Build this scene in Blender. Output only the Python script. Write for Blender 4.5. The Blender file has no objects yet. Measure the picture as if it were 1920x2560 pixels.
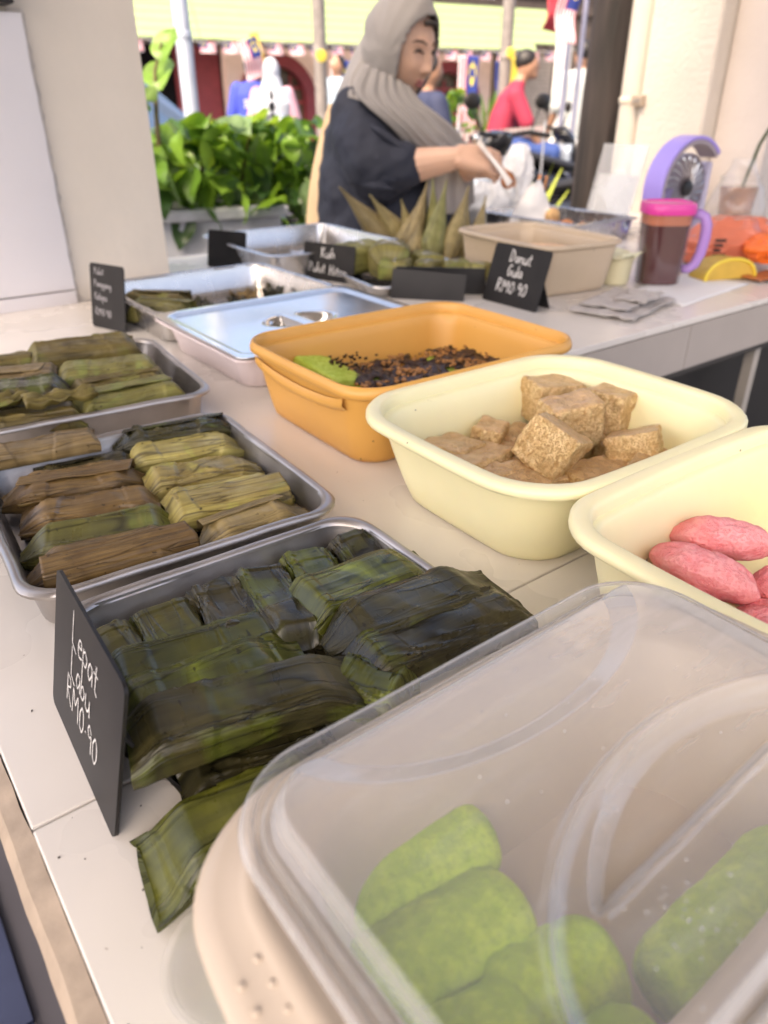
import bpy, bmesh, math, random
from mathutils import Vector, Matrix, noise
R = math.radians
PI = math.pi
random.seed(7)
sc = bpy.context.scene
COL = sc.collection

# ------------------------------------------------------------------ camera
TILT = R(28.9)                       # the phone looks down by this much
AZ = R(52.54)                        # heading, measured from the counter's short direction (+x)
CAM = Vector((0, 0, 1.245))
HEAD = Vector((math.cos(AZ), math.sin(AZ), 0))
RIGHT = Vector((math.sin(AZ), -math.cos(AZ), 0))
FWD = HEAD * math.cos(TILT) - Vector((0, 0, math.sin(TILT)))
UPV = HEAD * math.sin(TILT) + Vector((0, 0, math.cos(TILT)))
cam = bpy.data.cameras.new('camera')
cam.sensor_fit = 'VERTICAL'
cam.sensor_height = 36
cam.lens = 1848 / 2560 * 36
cam.clip_start = 0.02
cam.clip_end = 400
cam.dof.use_dof = True
cam.dof.focus_distance = 0.52
cam.dof.aperture_fstop = 6.6
co = bpy.data.objects.new('camera', cam)
COL.objects.link(co)
M3 = Matrix((RIGHT, UPV, -FWD)).transposed().to_4x4()
M3.translation = CAM
co.matrix_world = M3
sc.camera = co

# ------------------------------------------------------------------ daylight
SUN_EL, SUN_AZ = R(52), R(250)
w = bpy.data.worlds.new('World')
sc.world = w
w.use_nodes = True
nt = w.node_tree
sky = nt.nodes.new('ShaderNodeTexSky')
sky.sky_type = 'NISHITA'
sky.sun_disc = False
sky.sun_elevation = SUN_EL
sky.sun_rotation = SUN_AZ
sky.air_density = 0.5
sky.dust_density = 4.5
sky.ozone_density = 0.3
bg = nt.nodes['Background']
bg.inputs[1].default_value = 0.15
nt.links.new(sky.outputs[0], bg.inputs[0])
sun = bpy.data.lights.new('sun', 'SUN')
sun.energy = 0.8
sun.angle = R(24)
sun.color = (1.0, 0.84, 0.66)
so = bpy.data.objects.new('sun', sun)
COL.objects.link(so)
# direction towards the sun, same angles as the sky (rotation is clockwise from +y)
sd = Vector((math.sin(SUN_AZ) * math.cos(SUN_EL), math.cos(SUN_AZ) * math.cos(SUN_EL), math.sin(SUN_EL)))
so.rotation_euler = sd.to_track_quat('Z', 'Y').to_euler()
sc.view_settings.view_transform = 'Standard'
sc.view_settings.look = 'None'
sc.view_settings.exposure = 2.28
sc.view_settings.gamma = 1
sc.view_settings.use_white_balance = True       # the phone's own white balance, set for the shade
sc.view_settings.white_balance_temperature = 7450
sc.view_settings.use_curve_mapping = False
sc.render.engine = 'CYCLES'
sc.cycles.max_bounces = 8
sc.cycles.transparent_max_bounces = 12
sc.cycles.use_denoising = True
sc.cycles.caustics_reflective = False
sc.cycles.caustics_refractive = False
sc.cycles.sample_clamp_indirect = 6

# ------------------------------------------------------------------ helpers
def at(px, py, depth):
    """a point of the street that the photo shows at (px, py), depth metres ahead"""
    d = FWD + RIGHT * ((px - 960) / 1848) - UPV * ((py - 1280) / 1848)
    return CAM + d * (depth / d.dot(HEAD))

def fbm(p, o=3):
    return noise.fractal(Vector(p), 1.0, 2.0, o)

class MB:
    def __init__(s):
        s.v, s.f, s.m, s.uv = [], [], [], None
    def add(s, vs, fs, m=0):
        b = len(s.v)
        s.v += [tuple(p) for p in vs]
        s.f += [tuple(i + b for i in f) for f in fs]
        s.m += [m] * len(fs)
        return s
    def box(s, x0, x1, y0, y1, z0, z1, m=0):
        vs = [(x, y, z) for z in (z0, z1) for y in (y0, y1) for x in (x0, x1)]
        return s.add(vs, [(0, 2, 3, 1), (4, 5, 7, 6), (0, 1, 5, 4), (1, 3, 7, 5), (3, 2, 6, 7), (2, 0, 4, 6)], m)
    def obox(s, c, ax, ay, az, m=0):
        """box from its centre and three half axes"""
        c, ax, ay, az = Vector(c), Vector(ax), Vector(ay), Vector(az)
        vs = [c + ax * i + ay * j + az * k for k in (-1, 1) for j in (-1, 1) for i in (-1, 1)]
        return s.add(vs, [(0, 2, 3, 1), (4, 5, 7, 6), (0, 1, 5, 4), (1, 3, 7, 5), (3, 2, 6, 7), (2, 0, 4, 6)], m)
    def loft(s, rings, close=True, cap0=False, cap1=False, m=0):
        n = len(rings[0])
        vs = [p for r in rings for p in r]
        fs = []
        for i in range(len(rings) - 1):
            for j in range(n if close else n - 1):
                k = (j + 1) % n
                fs.append((i * n + j, i * n + k, (i + 1) * n + k, (i + 1) * n + j))
        if cap0: fs.append(tuple(reversed(range(n))))
        if cap1: fs.append(tuple((len(rings) - 1) * n + j for j in range(n)))
        return s.add(vs, fs, m)
    def tube(s, pts, rad, n=10, m=0, caps=True, flat=None):
        pts = [Vector(p) for p in pts]
        rr = rad if isinstance(rad, (list, tuple)) else [rad] * len(pts)
        rings, up = [], None
        for i, p in enumerate(pts):
            t = (pts[min(i + 1, len(pts) - 1)] - pts[max(i - 1, 0)]).normalized()
            if up is None:
                up = Vector((0, 0, 1)) if abs(t.z) < .9 else Vector((1, 0, 0))
            a = t.cross(up).normalized()
            up = a.cross(t).normalized()
            fl = flat or 1
            rings.append([p + (a * math.cos(2 * PI * j / n) + up * math.sin(2 * PI * j / n) * fl) * rr[i] for j in range(n)])
        return s.loft(rings, True, caps, caps, m)
    def lathe(s, prof, n=28, c=(0, 0, 0), m=0, cap0=True, cap1=True):
        rings = [[(c[0] + r * math.cos(2 * PI * j / n), c[1] + r * math.sin(2 * PI * j / n), c[2] + z) for j in range(n)] for r, z in prof]
        return s.loft(rings, True, cap0, cap1, m)
    def ball(s, c, r, n=14, q=9, m=0):
        r = r if isinstance(r, (list, tuple, Vector)) else (r, r, r)
        rings = []
        for i in range(q + 1):
            a = -PI / 2 + PI * i / q
            ca = max(math.cos(a), .02)
            rings.append([(c[0] + r[0] * ca * math.cos(2 * PI * j / n), c[1] + r[1] * ca * math.sin(2 * PI * j / n), c[2] + r[2] * math.sin(a)) for j in range(n)])
        return s.loft(rings, True, True, True, m)
    def grid(s, nx, ny, fn, m=0):
        vs = [fn(i / nx, j / ny) for j in range(ny + 1) for i in range(nx + 1)]
        fs = [(j * (nx + 1) + i, j * (nx + 1) + i + 1, (j + 1) * (nx + 1) + i + 1, (j + 1) * (nx + 1) + i) for j in range(ny) for i in range(nx)]
        return s.add(vs, fs, m)
    def mesh(s, name, mats, smooth=35):
        me = bpy.data.meshes.new(name)
        me.from_pydata(s.v, [], s.f)
        for k in (mats if isinstance(mats, (list, tuple)) else [mats]):
            me.materials.append(k)
        if any(s.m): me.polygons.foreach_set('material_index', s.m)
        if s.uv:
            ul = me.uv_layers.new(name='uv')
            flat = [0.0] * (2 * len(me.loops))
            for i, l in enumerate(me.loops):
                flat[2 * i], flat[2 * i + 1] = s.uv[l.vertex_index]
            ul.data.foreach_set('uv', flat)
        me.update()
        if smooth:
            me.shade_smooth()
            if smooth < 180: me.set_sharp_from_angle(angle=R(smooth))
        return me
    def build(s, name, mats, parent=None, smooth=35, loc=None, rot=None, bevel=0, fix=True, solid=0, sub=0, **k):
        o = bpy.data.objects.new(name, s.mesh(name, mats, smooth))
        COL.objects.link(o)
        if fix:
            bm = bmesh.new(); bm.from_mesh(o.data)
            bmesh.ops.recalc_face_normals(bm, faces=bm.faces); bm.to_mesh(o.data); bm.free()
        if loc: o.location = loc
        if rot is not None: o.rotation_euler = rot if hasattr(rot, '__len__') else (0, 0, rot)
        if parent: o.parent = parent
        if solid:
            q = o.modifiers.new('solid', 'SOLIDIFY'); q.thickness = solid; q.offset = 0
        if bevel:
            q = o.modifiers.new('bevel', 'BEVEL'); q.width = bevel; q.segments = 2; q.limit_method = 'ANGLE'
        if sub:
            q = o.modifiers.new('sub', 'SUBSURF'); q.levels = sub; q.render_levels = sub
        tag(o, **k)
        return o

def tag(o, label=None, cat=None, group=None, kind=None):
    if label: o['label'] = label
    if cat: o['category'] = cat
    if group: o['group'] = group
    if kind: o['kind'] = kind
    return o

def thing(name, label, cat, loc=(0, 0, 0), rz=0, group=None):
    o = bpy.data.objects.new(name, None)
    o.empty_display_size = .05
    COL.objects.link(o)
    o.location = loc
    o.rotation_euler = rz if hasattr(rz, '__len__') else (0, 0, rz)
    return tag(o, label, cat, group)

def copy_tree(o, parent=None):
    c = o.copy(); COL.objects.link(c)
    if parent: c.parent = parent
    for ch in list(o.children): copy_tree(ch, c)
    return c

def rr(w, d, r, z, n=5, bulge=0.0, sides=5, cx=0, cy=0):
    """one ring of a rounded rectangle, its sides bowed out by bulge"""
    out = []
    cs = [(w / 2 - r, d / 2 - r, 0), (-w / 2 + r, d / 2 - r, 90), (-w / 2 + r, -d / 2 + r, 180), (w / 2 - r, -d / 2 + r, 270)]
    for q in range(4):
        x, y, a = cs[q]
        for i in range(n + 1):
            t = R(a + 90 * i / n)
            out.append([x + r * math.cos(t), y + r * math.sin(t)])
        nx, ny, na = cs[(q + 1) % 4]
        p, e = out[-1], [nx + r * math.cos(R(a + 90)), ny + r * math.sin(R(a + 90))]
        for i in range(1, sides):
            f = i / sides
            out.append([p[0] + (e[0] - p[0]) * f, p[1] + (e[1] - p[1]) * f])
    if bulge:
        for p in out:
            fx, fy = p[0] / (w / 2), p[1] / (d / 2)
            p[0] += bulge * fx * max(0, 1 - fy * fy)
            p[1] += bulge * fy * max(0, 1 - fx * fx)
    return [(p[0] + cx, p[1] + cy, z) for p in out]

# ------------------------------------------------------------------ materials
def new_mat(name):
    m = bpy.data.materials.new(name); m.use_nodes = True
    return m, m.node_tree.nodes, m.node_tree.links, m.node_tree.nodes['Principled BSDF']

def mat(name, col, rough=.5, metal=0, var=.06, scale=8, bump=0, bscale=60, spec=.5, coat=0, sss=0, alpha=1, trans=0, emit=0, speck=None, detail=4, rvar=0, coords='Object'):
    m, N, L, b = new_mat(name)
    tc = N.new('ShaderNodeTexCoord')
    tx = N.new('ShaderNodeTexNoise'); tx.inputs['Scale'].default_value = scale; tx.inputs['Detail'].default_value = detail
    L.new(tc.outputs[coords], tx.inputs['Vector'])
    rp = N.new('ShaderNodeValToRGB')
    c = Vector(col)
    rp.color_ramp.elements[0].position, rp.color_ramp.elements[1].position = .3, .7
    rp.color_ramp.elements[0].color = (*(c * (1 - var)), 1)
    rp.color_ramp.elements[1].color = (*[min(1, x) for x in c * (1 + var)], 1)
    L.new(tx.outputs[0], rp.inputs[0])
    src = rp.outputs[0]
    if speck:
        sx = N.new('ShaderNodeTexNoise'); sx.inputs['Scale'].default_value = speck[1]; sx.inputs['Detail'].default_value = 1
        L.new(tc.outputs[coords], sx.inputs['Vector'])
        sr = N.new('ShaderNodeMapRange'); sr.inputs[1].default_value = speck[2]; sr.inputs[2].default_value = speck[2] + .03
        L.new(sx.outputs[0], sr.inputs[0])
        mx = N.new('ShaderNodeMix'); mx.data_type = 'RGBA'
        L.new(sr.outputs[0], mx.inputs[0]); L.new(src, mx.inputs[6]); mx.inputs[7].default_value = (*speck[0], 1)
        src = mx.outputs[2]
    L.new(src, b.inputs['Base Color'])
    b.inputs['Roughness'].default_value = rough
    if rvar:
        mr = N.new('ShaderNodeMapRange'); mr.inputs[3].default_value = max(0, rough - rvar); mr.inputs[4].default_value = rough + rvar
        L.new(tx.outputs[0], mr.inputs[0]); L.new(mr.outputs[0], b.inputs['Roughness'])
    b.inputs['Metallic'].default_value = metal
    b.inputs['Specular IOR Level'].default_value = spec
    b.inputs['Coat Weight'].default_value = coat
    b.inputs['Alpha'].default_value = alpha
    b.inputs['Transmission Weight'].default_value = trans
    if sss:
        b.inputs['Subsurface Weight'].default_value = sss
        b.inputs['Subsurface Radius'].default_value = (.02, .012, .006)
        b.inputs['Subsurface Scale'].default_value = .6
    if emit:
        L.new(src, b.inputs['Emission Color']); b.inputs['Emission Strength'].default_value = emit
    if bump:
        bx = N.new('ShaderNodeTexNoise'); bx.inputs['Scale'].default_value = bscale; bx.inputs['Detail'].default_value = 5
        L.new(tc.outputs[coords], bx.inputs['Vector'])
        bp = N.new('ShaderNodeBump'); bp.inputs['Strength'].default_value = 1; bp.inputs['Distance'].default_value = bump
        L.new(bx.outputs[0], bp.inputs['Height']); L.new(bp.outputs[0], b.inputs['Normal'])
    return m

def mix_surface(m, fac, tint=(1, 1, 1), ior=1.45):
    """let light straight through part of a sheet (clear and frosted plastic), with a full-strength gloss on top"""
    N, L = m.node_tree.nodes, m.node_tree.links
    b = N['Principled BSDF']; out = N['Material Output']
    b.inputs['Specular IOR Level'].default_value = 0
    tr = N.new('ShaderNodeBsdfTransparent'); tr.inputs[0].default_value = (*tint, 1)
    mx = N.new('ShaderNodeMixShader'); mx.inputs[0].default_value = fac
    L.new(tr.outputs[0], mx.inputs[1]); L.new(b.outputs[0], mx.inputs[2])
    gl_ = N.new('ShaderNodeBsdfGlossy'); gl_.inputs['Roughness'].default_value = b.inputs['Roughness'].default_value
    if b.inputs['Normal'].links: L.new(b.inputs['Normal'].links[0].from_socket, gl_.inputs['Normal'])
    lw_ = N.new('ShaderNodeLayerWeight'); lw_.inputs[0].default_value = .5      # same from both sides of the sheet
    pw = N.new('ShaderNodeMath'); pw.operation = 'POWER'; L.new(lw_.outputs['Facing'], pw.inputs[0]); pw.inputs[1].default_value = 4.5
    fr_ = N.new('ShaderNodeMapRange'); fr_.inputs[3].default_value = ((ior - 1) / (ior + 1)) ** 2 * 1.6; fr_.inputs[4].default_value = .95; L.new(pw.outputs[0], fr_.inputs[0])
    m2 = N.new('ShaderNodeMixShader'); L.new(fr_.outputs[0], m2.inputs[0]); L.new(mx.outputs[0], m2.inputs[1]); L.new(gl_.outputs[0], m2.inputs[2])
    L.new(m2.outputs[0], out.inputs[0])
    return mx

def leaf_mat(name, c1, c2, dark, patch=None, rough=.42, vein=.35, fib=70, wet=.32, seed=0):
    """wrapped banana leaf: u runs along the packet, v round it"""
    m, N, L, b = new_mat(name)
    uv = N.new('ShaderNodeUVMap'); uv.uv_map = 'uv'
    oi = N.new('ShaderNodeObjectInfo')
    ad = N.new('ShaderNodeVectorMath'); ad.operation = 'ADD'
    sl = N.new('ShaderNodeVectorMath'); sl.operation = 'SCALE'; sl.inputs[3].default_value = 37.0
    cb = N.new('ShaderNodeCombineXYZ')
    L.new(oi.outputs['Random'], cb.inputs[2]); L.new(cb.outputs[0], sl.inputs[0])
    L.new(uv.outputs[0], ad.inputs[0]); L.new(sl.outputs[0], ad.inputs[1])
    def tex(su, sv, scale, det, dist=0):
        mp = N.new('ShaderNodeMapping'); mp.inputs['Scale'].default_value = (su, sv, 1)
        L.new(ad.outputs[0], mp.inputs['Vector'])
        t = N.new('ShaderNodeTexNoise'); t.inputs['Scale'].default_value = scale; t.inputs['Detail'].default_value = det
        t.inputs['Distortion'].default_value = dist
        L.new(mp.outputs[0], t.inputs['Vector']); return t.outputs[0]
    def rng(s, a, bb, c=0, d=1):
        r = N.new('ShaderNodeMapRange'); r.inputs[1].default_value = a; r.inputs[2].default_value = bb
        r.inputs[3].default_value = c; r.inputs[4].default_value = d
        L.new(s, r.inputs[0]); return r.outputs[0]
    def mixc(f, a, bcol):
        x = N.new('ShaderNodeMix'); x.data_type = 'RGBA'
        L.new(f, x.inputs[0])
        if isinstance(a, tuple): x.inputs[6].default_value = (*a, 1)
        else: L.new(a, x.inputs[6])
        x.inputs[7].default_value = (*bcol, 1)
        return x.outputs[2]
    blot = tex(2.2, 2.6, 1.6, 5, .6)
    fibre = tex(1.2, fib, 1.0, 4)
    def thin(src, wd):
        a = N.new('ShaderNodeMath'); a.operation = 'SUBTRACT'; L.new(src, a.inputs[0]); a.inputs[1].default_value = .5
        c = N.new('ShaderNodeMath'); c.operation = 'ABSOLUTE'; L.new(a.outputs[0], c.inputs[0])
        return rng(c.outputs[0], 0, wd, 1, 0)
    l1, l2 = thin(tex(.55, 10, 1.0, 1, .2), .030), thin(tex(.8, 23, 1.0, 1, .2), .040)
    gate = rng(tex(1.5, 3, 1.0, 2), .42, .56)
    lg = N.new('ShaderNodeMath'); lg.operation = 'MULTIPLY'; L.new(l2, lg.inputs[0]); L.new(gate, lg.inputs[1])
    lm = N.new('ShaderNodeMath'); lm.operation = 'MAXIMUM'; L.new(l1, lm.inputs[0]); L.new(lg.outputs[0], lm.inputs[1])
    lines = lm.outputs[0]
    col = mixc(rng(blot, .38, .62), c1, c2)
    if patch:
        col = mixc(rng(tex(1.6, 1.9, 1.3, 3, .8), .56, .66, 0, .85), col, patch)
    col = mixc(rng(fibre, .38, .66, 0, .48), col, dark)
    col = mixc(rng(lines, .25, 1, 0, min(1, vein + .45)), col, tuple(x * .45 for x in dark))
    col = mixc(rng(tex(9, 16, 1.5, 2), .69, .72, 0, .8), col, tuple(x * .3 for x in dark))
    # a little of its own tone for every packet
    hs = N.new('ShaderNodeHueSaturation')
    L.new(rng(oi.outputs['Random'], 0, 1, .86, 1.14), hs.inputs['Value'])
    L.new(rng(oi.outputs['Random'], 0, 1, .492, .506), hs.inputs['Hue'])
    L.new(col, hs.inputs['Color'])
    L.new(hs.outputs[0], b.inputs['Base Color'])
    L.new(rng(tex(3, 5, 2.2, 3), .35, .65, rough - .14, rough + .16), b.inputs['Roughness'])
    b.inputs['Specular IOR Level'].default_value = wet
    b.inputs['Coat Weight'].default_value = .10; b.inputs['Coat Roughness'].default_value = .16
    hgt = N.new('ShaderNodeMath'); hgt.operation = 'ADD'
    L.new(fibre, hgt.inputs[0]); L.new(rng(lines, .1, 1, 0, -.7), hgt.inputs[1])
    bp = N.new('ShaderNodeBump'); bp.inputs['Strength'].default_value = .9; bp.inputs['Distance'].default_value = .0006
    L.new(hgt.outputs[0], bp.inputs['Height']); 
    b2 = N.new('ShaderNodeBump'); b2.inputs['Strength'].default_value = .8; b2.inputs['Distance'].default_value = .0016
    L.new(tex(1.6, 8, 1.6, 3, .4), b2.inputs['Height']); L.new(bp.outputs[0], b2.inputs['Normal'])
    L.new(b2.outputs[0], b.inputs['Normal'])
    return m

M = {}
M['tile_top'] = mat('cream_glazed_tile', (.74, .69, .63), .28, var=.09, scale=4, spec=.5, bump=.0002, bscale=25, rvar=.07, speck=((.30, .22, .17), 160, .80))
M['tile_wall'] = mat('white_glazed_tile', (.84, .79, .78), .3, var=.03, scale=3)
M['grout'] = mat('dark_grout', (.05, .045, .04), .9)
M['edge'] = mat('worn_tile_edge', (.42, .33, .25), .7, var=.2, scale=40, bump=.001, bscale=90)
M['plaster'] = mat('cream_plaster', (.74, .66, .56), .75, var=.07, scale=3.5, bump=.002, bscale=30, speck=((.35, .28, .22), 34, .80))
M['stucco'] = mat('rough_cream_stucco', (.66, .59, .51), .8, var=.04, scale=4, bump=.004, bscale=70)
M['stucco_grey'] = mat('pale_grey_stucco', (.66, .58, .52), .8, var=.06, scale=3, bump=.003, bscale=40)
M['floor'] = mat('dark_blue_floor_tile', (.028, .035, .075), .35, var=.25, scale=6, bump=.0006, bscale=30)
M['floor_grout'] = mat('floor_grout', (.075, .07, .08), .9)
M['black'] = mat('black_parts_and_voids', (.012, .011, .011), .5, var=.2)
M['card'] = mat('black_chalkboard', (.011, .0095, .0095), .45, var=.3, scale=22, spec=.35)
M['chalk'] = mat('white_chalk', (.62, .60, .58), .9, var=.25, scale=300)
M['chalk_faint'] = mat('faint_white_chalk', (.26, .25, .26), .9, var=.3, scale=300)
M['steel'] = mat('brushed_steel', (.62, .60, .58), .26, metal=1, var=.08, scale=30, rvar=.08, bump=.0002, bscale=200)
M['steel_dull'] = mat('dull_aluminium', (.46, .43, .41), .42, metal=1, var=.18, scale=18, rvar=.12, bump=.0004, bscale=60)
M['steel_bright'] = mat('polished_steel', (.80, .785, .76), .17, metal=1, var=.03, scale=20, rvar=.05)
M['metal_grey'] = mat('galvanised_pole', (.36, .38, .42), .5, metal=.3, var=.1)
# ================================================================== SETTING
ZC = 0.90                                   # counter top
g = MB(); g.box(-60, 90, -60, 120, -.4, -.02)
g.build('ground', mat('street_asphalt', (.11, .105, .10), .85, var=.15, scale=1.2, bump=.004, bscale=40), kind='structure', smooth=0)

# blue tiled floor behind the counter: single tiles with recessed grout
fl = MB(); fl.box(-2.4, 3.2, -1.5, 2.5, -.02, -.004)
floor = fl.build('floor', M['floor_grout'], kind='structure', smooth=0)
tw = .30
fm = MB(); fm.box(-tw / 2 + .003, tw / 2 - .003, -tw / 2 + .003, tw / 2 - .003, -.004, .006)
fme = fm.mesh('tile', M['floor'], 0)
for i in range(-4, 0):
    for j in range(-2, 6):
        o = bpy.data.objects.new('tile', fme); COL.objects.link(o)
        o.location = (i * tw + .10, j * tw + .07, random.uniform(-.0006, .0006)); o.parent = floor

# ---- the L-shaped counter: slab, tiles with open joints, raw edge, front, black panels for the dark void below
ctr = thing('counter', 'long L-shaped food counter topped with cream tiles', 'counter', (0, 0, 0))
c = MB(); c.box(.012, .69, -.35, 1.9, .80, .888); c.box(.69, 1.22, .742, 1.9, .80, .888); c.box(1.22, 2.46, .742, 1.80, .80, .888)
c.build('slab', M['grout'], ctr, smooth=0)
def top_tile(x0, x1, y0, y1):
    t = MB(); gp = .0011
    t.box(x0 + gp, x1 - gp, y0 + gp, y1 - gp, .8885, ZC + random.uniform(-.0004, .0004))
    t.build('tile', M['tile_top'], ctr, smooth=0, bevel=.0012)
for a, b_ in ((-.35, .329), (.329, .990), (.990, 1.65), (1.65, 1.90)):
    top_tile(.010, .69, a, b_)
for x0, x1 in ((.69, 1.22), (1.22, 1.84), (1.84, 2.46)):
    top_tile(x0, x1, .735, 1.32); top_tile(x0, x1, 1.32, 1.90 if x0 < 1 else 1.80)
e = MB()
ys = [-.35 + i * .01 for i in range(226)]
prof = [[(.0105 + .0018 * noise.noise((y * 30, 3, 0)), y, ZC - .0012), (.0005 + .0022 * noise.noise((y * 22, 0, 0)), y, ZC - .003), (-.004 + .002 * noise.noise((y * 25, 1, 0)), y, ZC - .012), (-.002, y, .80), (.012, y, .80)] for y in ys]
e.loft(prof, close=False)
e.build('edge_strip', M['edge'], ctr)
f = MB()
for i, (x0, x1) in enumerate(((.69, 1.28), (1.28, 1.87), (1.87, 2.46))):
    q = MB(); q.box(x0 + .001, x1 - .001, .735, .743, .803, .887)
    q.build('front_tile', mat('grey_apron_tile', (.42, .37, .33), .4, var=.05), ctr, smooth=0)
q = MB(); q.box(.69, 2.46, .7405, .755, .79, .8875); q.build('apron', M['grout'], ctr, smooth=0)
q = MB(); q.box(.70, 2.46, .85, .87, 0, .80); q.box(.03, .05, -.35, 1.8, 0, .80); q.box(.62, .64, -.35, .86, 0, .80)  # black panels stand in for the darkness under the counter
q.build('dark_void_panel', M['black'], ctr, smooth=0)
leg = MB(); leg.box(-.011, .011, -.011, .011, 0, .80)
for x, y in ((1.08, .775), (1.62, .775), (2.2, .775)):
    leg.build('leg', mat('worn_metal_leg', (.42, .38, .33), .5, var=.2), ctr, smooth=0, loc=(x, y, 0))

# ---- unseen roof slab, added and sized to shade the counter; its sides are open
cg = MB(); cg.box(-2.8, 5, -1.0, 1.36, 2.75, 2.92)
cg.build('shade_roof', mat('pale_shade_roof', (.72, .69, .65), .8, var=.03), None, smooth=0, kind='structure')
# ---- left pillar: plaster shaft, proud white tiles on its near side with a ragged grout edge
pl = thing('pillar', 'cream plastered pillar with white wall tiles beside it', 'pillar', (.2, 1.56, 0))
p = MB()
nz = 60
def edge_r(z): return .4235 + .003 * noise.noise((0, 4, z * 9))
rows = []
for i in range(nz + 1):
    z = i / nz * 3.1
    j = .0025 * noise.noise((1, 2, z * 14))
    rows.append([(-.2, 0, z), (.423 - .0 , 0, z), (.423 + j * .5, 0, z), (.424 + j, .012, z), (.424 + j, .34, z), (-.2, .34, z)])
p.loft(rows, cap0=True, cap1=True)
p.build('shaft', M['plaster'], pl, smooth=40)
def wall_tile(z0, z1, x0=-.26, x1=.222):
    t = MB(); n = max(4, int((z1 - z0) / .02))
    rr_ = []
    for i in range(n + 1):
        z = z0 + (z1 - z0) * i / n
        x = x1 + .0022 * noise.noise((3, 0, z * 40)) + .0012 * noise.noise((5, 0, z * 140))
        rr_.append([(x0, -.016, z), (x - .004, -.016, z), (x - .0015, -.0145, z), (x, -.0115, z), (x, -.002, z), (x0, -.002, z)])
    t.loft(rr_, cap0=True, cap1=True)
    t.build('tile', M['tile_wall'], pl, smooth=40)
wall_tile(.90, .924); wall_tile(.9275, 1.378)
wall_tile(.60, .897); wall_tile(.3, .597)
gb = MB(); rows = []
for i in range(120):
    z = .5 + i * .0075
    if z > 1.385: break
    x = .2275 + .004 * noise.noise((8, 1, z * 60)) + .002 * noise.noise((9, 1, z * 170))
    rows.append([(.20, -.003, z), (.2215, -.010, z), (x, -.005, z), (x, 0.001, z)])
gb.loft(rows, close=False); gb.build('grout_line', mat('pale_grout', (.55, .50, .45), .9, var=.15, scale=60), pl)
bx = MB(); bx.box(.02, .205, -.05, -.004, 1.387, 1.62)  # plain black block stands in for the dark recess above the tiles
bx.build('dark_recess_block', M['black'], None, smooth=0, loc=(.2, 1.56, 0), bevel=.004, label='black block put in for the dark recess above the white tiles at the top left', cat='box')

# ---- right pillar with its down pipe
rp_ = thing('pillar', 'rough cream stucco pillar carrying a pipe', 'pillar', (2.46, 1.515, 0))
# lit side face and shaded front are one rough block, its corner slightly worn
rows = []
for i in range(61):
    z = 3.1 * i / 60; j = .004 * noise.noise((7, 2, z * 8)); 
    rows.append([(.9, 0, z), (.012 + j, 0, z), (.003 + j, .004, z), (0 + j, .013, z), (0, .25, z), (.9, .25, z)])
q = MB(); q.loft(rows, cap0=True, cap1=True)
q.build('shaft', M['stucco'], rp_, smooth=50)
wl = MB(); wl.box(.012, 4, 0, .18, 0, 3.1)
wl.build('wall', M['stucco_grey'], None, smooth=0, loc=(2.52, 1.33, 0), kind='structure')
pp = thing('drain_pipe', 'cream round drain pipe running up beside the stucco pillar', 'pipe', (2.50, 1.82, 0))
q = MB(); q.lathe([(.048, 0), (.048, 3.1)], 24); q.build('pipe', mat('cream_pipe', (.64, .57, .48), .45, var=.03), pp, smooth=60)
q = MB(); q.lathe([(.0505, 1.245), (.053, 1.25), (.053, 1.262), (.0505, 1.267)], 24)
q.build('clamp_ring', mat('cream_clamp', (.70, .62, .50), .5), pp, smooth=40)
q = MB(); q.box(-.062, -.03, -.075, -.03, 1.238, 1.272); q.build('clamp_bracket', M['edge'], pp, smooth=0, bevel=.004)
for dy in (-.062, -.046):
    q = MB(); q.lathe([(.005, 0), (.005, .006)], 10); q.build('screw', M['steel_dull'], pp, loc=(-.062, dy, 1.255), rot=(0, R(-90), 0))

# ---- dark wooden post behind the counter
po = thing('wooden_post', 'thick dark brown weathered wooden post beside the drain pipe', 'post', (2.87, 2.23, 0))
q = MB(); rings = []
for i in range(90):
    z = i / 89 * 3.6; rad = .098 - .004 * z
    rings.append([((rad + .006 * noise.noise((math.cos(a) * 5, math.sin(a) * 5, z * 1.5)) + .003 * noise.noise((a * 9, 2, z * 3))) * math.cos(a),
                   (rad + .006 * noise.noise((math.cos(a) * 5, math.sin(a) * 5, z * 1.5)) + .003 * noise.noise((a * 9, 2, z * 3))) * math.sin(a), z) for a in [2 * PI * j / 40 for j in range(40)]])
q.loft(rings, cap1=True)
wm, N, L, b = new_mat('dark_bark')
tc = N.new('ShaderNodeTexCoord'); mp = N.new('ShaderNodeMapping'); mp.inputs['Scale'].default_value = (26, 26, 3)
L.new(tc.outputs['Object'], mp.inputs[0])
tn = N.new('ShaderNodeTexNoise'); tn.inputs['Scale'].default_value = 1; tn.inputs['Detail'].default_value = 6
L.new(mp.outputs[0], tn.inputs['Vector'])
cr = N.new('ShaderNodeValToRGB')
cr.color_ramp.elements[0].position, cr.color_ramp.elements[0].color = .3, (.008, .006, .0055, 1)
cr.color_ramp.elements[1].position, cr.color_ramp.elements[1].color = .75, (.042, .031, .029, 1)
L.new(tn.outputs[0], cr.inputs[0]); L.new(cr.outputs[0], b.inputs['Base Color'])
bp = N.new('ShaderNodeBump'); bp.inputs['Distance'].default_value = .01; L.new(tn.outputs[0], bp.inputs['Height']); L.new(bp.outputs[0], b.inputs['Normal'])
b.inputs['Roughness'].default_value = .8
M['bark'] = wm
q.build('shaft', wm, po, smooth=60)
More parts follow.
